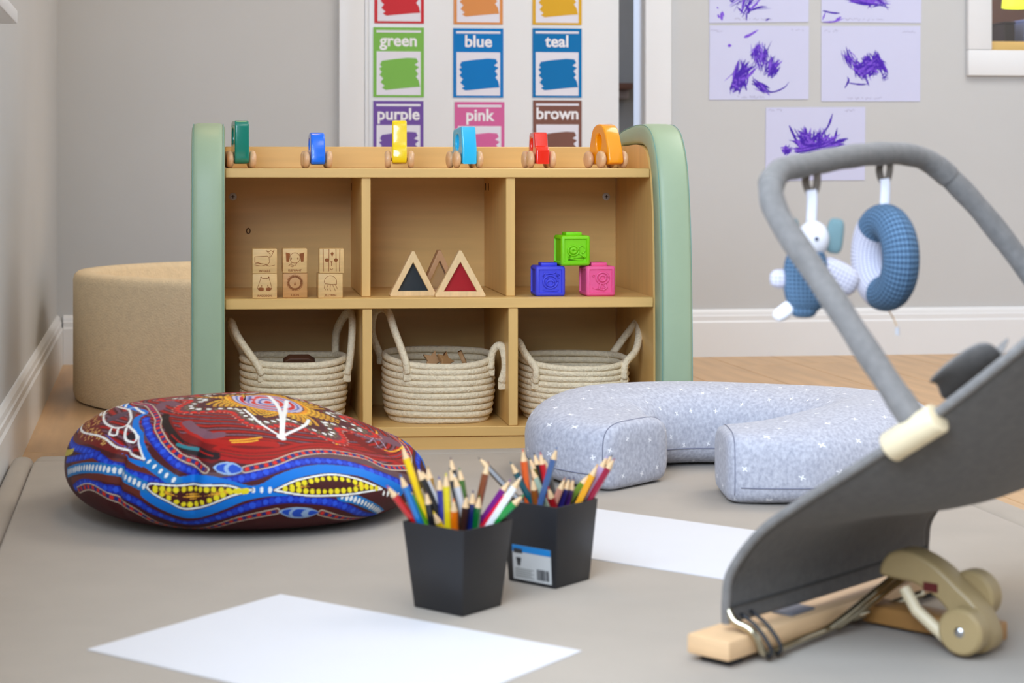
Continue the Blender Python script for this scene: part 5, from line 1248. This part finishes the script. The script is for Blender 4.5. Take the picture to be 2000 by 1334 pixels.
# ------------------------------------------------------------------ toys hanging from the bar
def knit(name, c1, c2, cell, axis='gen'):
    m = mat(name, c1, 0.95, bump=0.3, bscale=500); nt = m.node_tree; L = nt.links.new
    uv = nt.nodes.new('ShaderNodeUVMap'); uv.uv_map = 'uv'; sp_ = nt.nodes.new('ShaderNodeSeparateXYZ'); L(uv.outputs[0], sp_.inputs[0])
    def tri(o, s):
        a = nt.nodes.new('ShaderNodeMath'); a.operation = 'MULTIPLY'; L(o, a.inputs[0]); a.inputs[1].default_value = s
        b = nt.nodes.new('ShaderNodeMath'); b.operation = 'PINGPONG'; L(a.outputs[0], b.inputs[0]); b.inputs[1].default_value = 1.0
        return b.outputs[0]
    a = nt.nodes.new('ShaderNodeMath'); a.operation = 'MULTIPLY'; L(tri(sp_.outputs[0], 1 / cell), a.inputs[0]); L(tri(sp_.outputs[1], 1 / cell), a.inputs[1])
    mx = nt.nodes.new('ShaderNodeMix'); mx.data_type = 'RGBA'; mx.inputs['A'].default_value = lin(c2); mx.inputs['B'].default_value = lin(c1)
    mr = nt.nodes.new('ShaderNodeMapRange'); mr.inputs[1].default_value = 0.05; mr.inputs[2].default_value = 0.45; L(a.outputs[0], mr.inputs[0]); L(mr.outputs[0], mx.inputs['Factor'])
    L(mx.outputs['Result'], nt.nodes['Principled BSDF'].inputs['Base Color']); return m
def uv_grid(name, P, m, parent, wu=False, wv=False, su=None):
    mb = MB().grid(P, wu, wv); me = mb.mesh(name, fixn=True); lay = me.uv_layers.new(name='uv'); nu_, nv_ = len(P), len(P[0])
    U = [[None] * nv_ for _ in range(nu_)]
    acc = 0
    for i in range(nu_):
        if i: acc += (Vector(P[i][nv_ // 4]) - Vector(P[i-1][nv_ // 4])).length
        per = 0
        for j in range(nv_):
            if j: per += (Vector(P[nu_ // 2][j]) - Vector(P[nu_ // 2][j-1])).length
            U[i][j] = (acc, per)
    for pl in me.polygons:
        for li in pl.loop_indices:
            vi = me.loops[li].vertex_index; lay.data[li].uv = U[vi // nv_][vi % nv_]
    return link(name, me, m, parent, smooth=180)
K_blue = knit('knit_blue', (108, 142, 172), (44, 66, 92), 0.0022)
K_white = knit('knit_white', (234, 232, 240), (164, 160, 180), 0.0022)
def bloc(a, b, h): return BN + BL * a + BW * b + Vector((0, 0, h))
def strap(t, top, bot):
    lp = MB().tube(spline([(-0.003, 0, top + 0.008), (-0.006, 0, top - 0.004), (-0.002, 0.002, top - 0.016), (0.004, 0.002, top - 0.014), (0.006, 0, top), (0.003, 0, top + 0.008)], 4), 0.004, 8, flat=0.35).obj('hanging_loop', mat('brown_tab', (110, 100, 90), 0.9, var=0.05), t, smooth=180)
    MB().tube(spline([(0, 0, top - 0.014), (0.001, 0, (top + bot) / 2), (0, 0, bot)], 4), 0.0055, 8, flat=0.3).obj('ribbon', mat('white_ribbon', (236, 236, 246), 0.8, var=0.02), t, smooth=180)
# ring
rt = thing('ring_toy', 'blue and white knitted ring toy hanging from the bouncer bar', 'plush toy', bloc(0.045, 0.2495, 0.0), R(0))
zr = EYE - (503 - PY) / F * 2.011 - MT
strap(rt, 0.519 - 0.0128, zr + 0.054)
def ring_sec(a0, a1, n, m, name):
    P = []
    for i in range(n + 1):
        a = R(a0 + (a1 - a0) * i / n); c = Vector((math.cos(a) * 0.034, 0, math.sin(a) * 0.040)); rd = Vector((math.cos(a), 0, math.sin(a)))
        P.append([tuple(Matrix.Rotation(R(-76), 3, 'Z') @ (c + rd * (0.0198 * math.cos(2*math.pi*k/20)) + Vector((0, 0.0198 * math.sin(2*math.pi*k/20), 0))) + Vector((0, 0, zr))) for k in range(21)])
    return uv_grid(name, P, m, rt)
ring_sec(-100, 128, 44, K_blue, 'blue_section'); ring_sec(128, 260, 28, K_white, 'white_section')
MB().tube(spline([(0.004, 0, zr - 0.058), (0.010, 0.0, zr - 0.068), (0.014, 0, zr - 0.078)], 4), 0.0008, 6).obj('cord', M_raw, rt)
MB().tube([(0.014, 0, zr - 0.077), (0.0145, 0, zr - 0.086)], 0.0024, 8).obj('cord_tag', M_paper, rt)
# plush animal
pt_ = thing('plush_animal', 'blue and white plush animal hanging near the bar corner', 'plush toy', bloc(0.045, 0.0966, 0.0), R(-12))
k2 = 1.903 / F
def pz(y): return EYE - (y - PY) * k2 - MT
def pxl(x): return (x - 1592) * k2
strap(pt_, 0.508 - 0.0128, pz(437))
def ball(name, cx, cz, rx, rz_, ry, m, cy=0.0, p=1.0, rot=0.0):
    P = []
    for i in range(15):
        f = math.pi * i / 14 - math.pi / 2; row = []
        for k in range(21):
            a = 2 * math.pi * k / 20; c = math.cos(f)
            x = math.copysign(abs(math.cos(a) * c) ** p, math.cos(a)) * rx; y = math.copysign(abs(math.sin(a) * c) ** p, math.sin(a)) * ry; z = math.copysign(abs(math.sin(f)) ** p, f) * rz_
            ca, sa = math.cos(rot), math.sin(rot); row.append((pxl(cx) + x * ca - z * sa, cy + y, pz(cz) + x * sa + z * ca))
        P.append(row)
    return uv_grid(name, P, m, pt_)
M_plw = mat('white_plush', (238, 236, 240), 0.95, var=0.03, scale=90, bump=0.2, bscale=500)
M_plg = mat('teal_felt', (112, 140, 144), 0.95, var=0.06, scale=90, bump=0.2, bscale=500)
ball('head', 1596, 467, 0.0165, 0.019, 0.015, M_plw)
ball('ear', 1637, 461, 0.0088, 0.0185, 0.006, M_plg, 0.004, 0.55, R(-6)); ball('ear', 1556, 461, 0.0088, 0.0185, 0.006, M_plg, 0.004, 0.55, R(6))
MB().lathe([(0, 0.0022), (0.0016, 0.0014), (0.0022, 0)], 10).obj('eye', mat('navy_thread', (40, 50, 90), 0.6, var=0.05), pt_, (pxl(1601), -0.0148, pz(466)), smooth=180).rotation_euler = (R(90), 0, 0)
ball('torso', 1582, 545, 0.0235, 0.036, 0.017, K_blue, 0, 0.75)
ball('arm', 1640, 540, 0.024, 0.0165, 0.011, K_white, 0.002, 0.75, R(-28)); ball('arm', 1533, 546, 0.011, 0.010, 0.009, K_white, 0.0, 0.8)
ball('leg', 1577, 602, 0.014, 0.0105, 0.011, K_blue, 0, 0.7); ball('leg', 1543, 608, 0.0145, 0.0075, 0.009, M_plw, 0, 0.7, R(38))
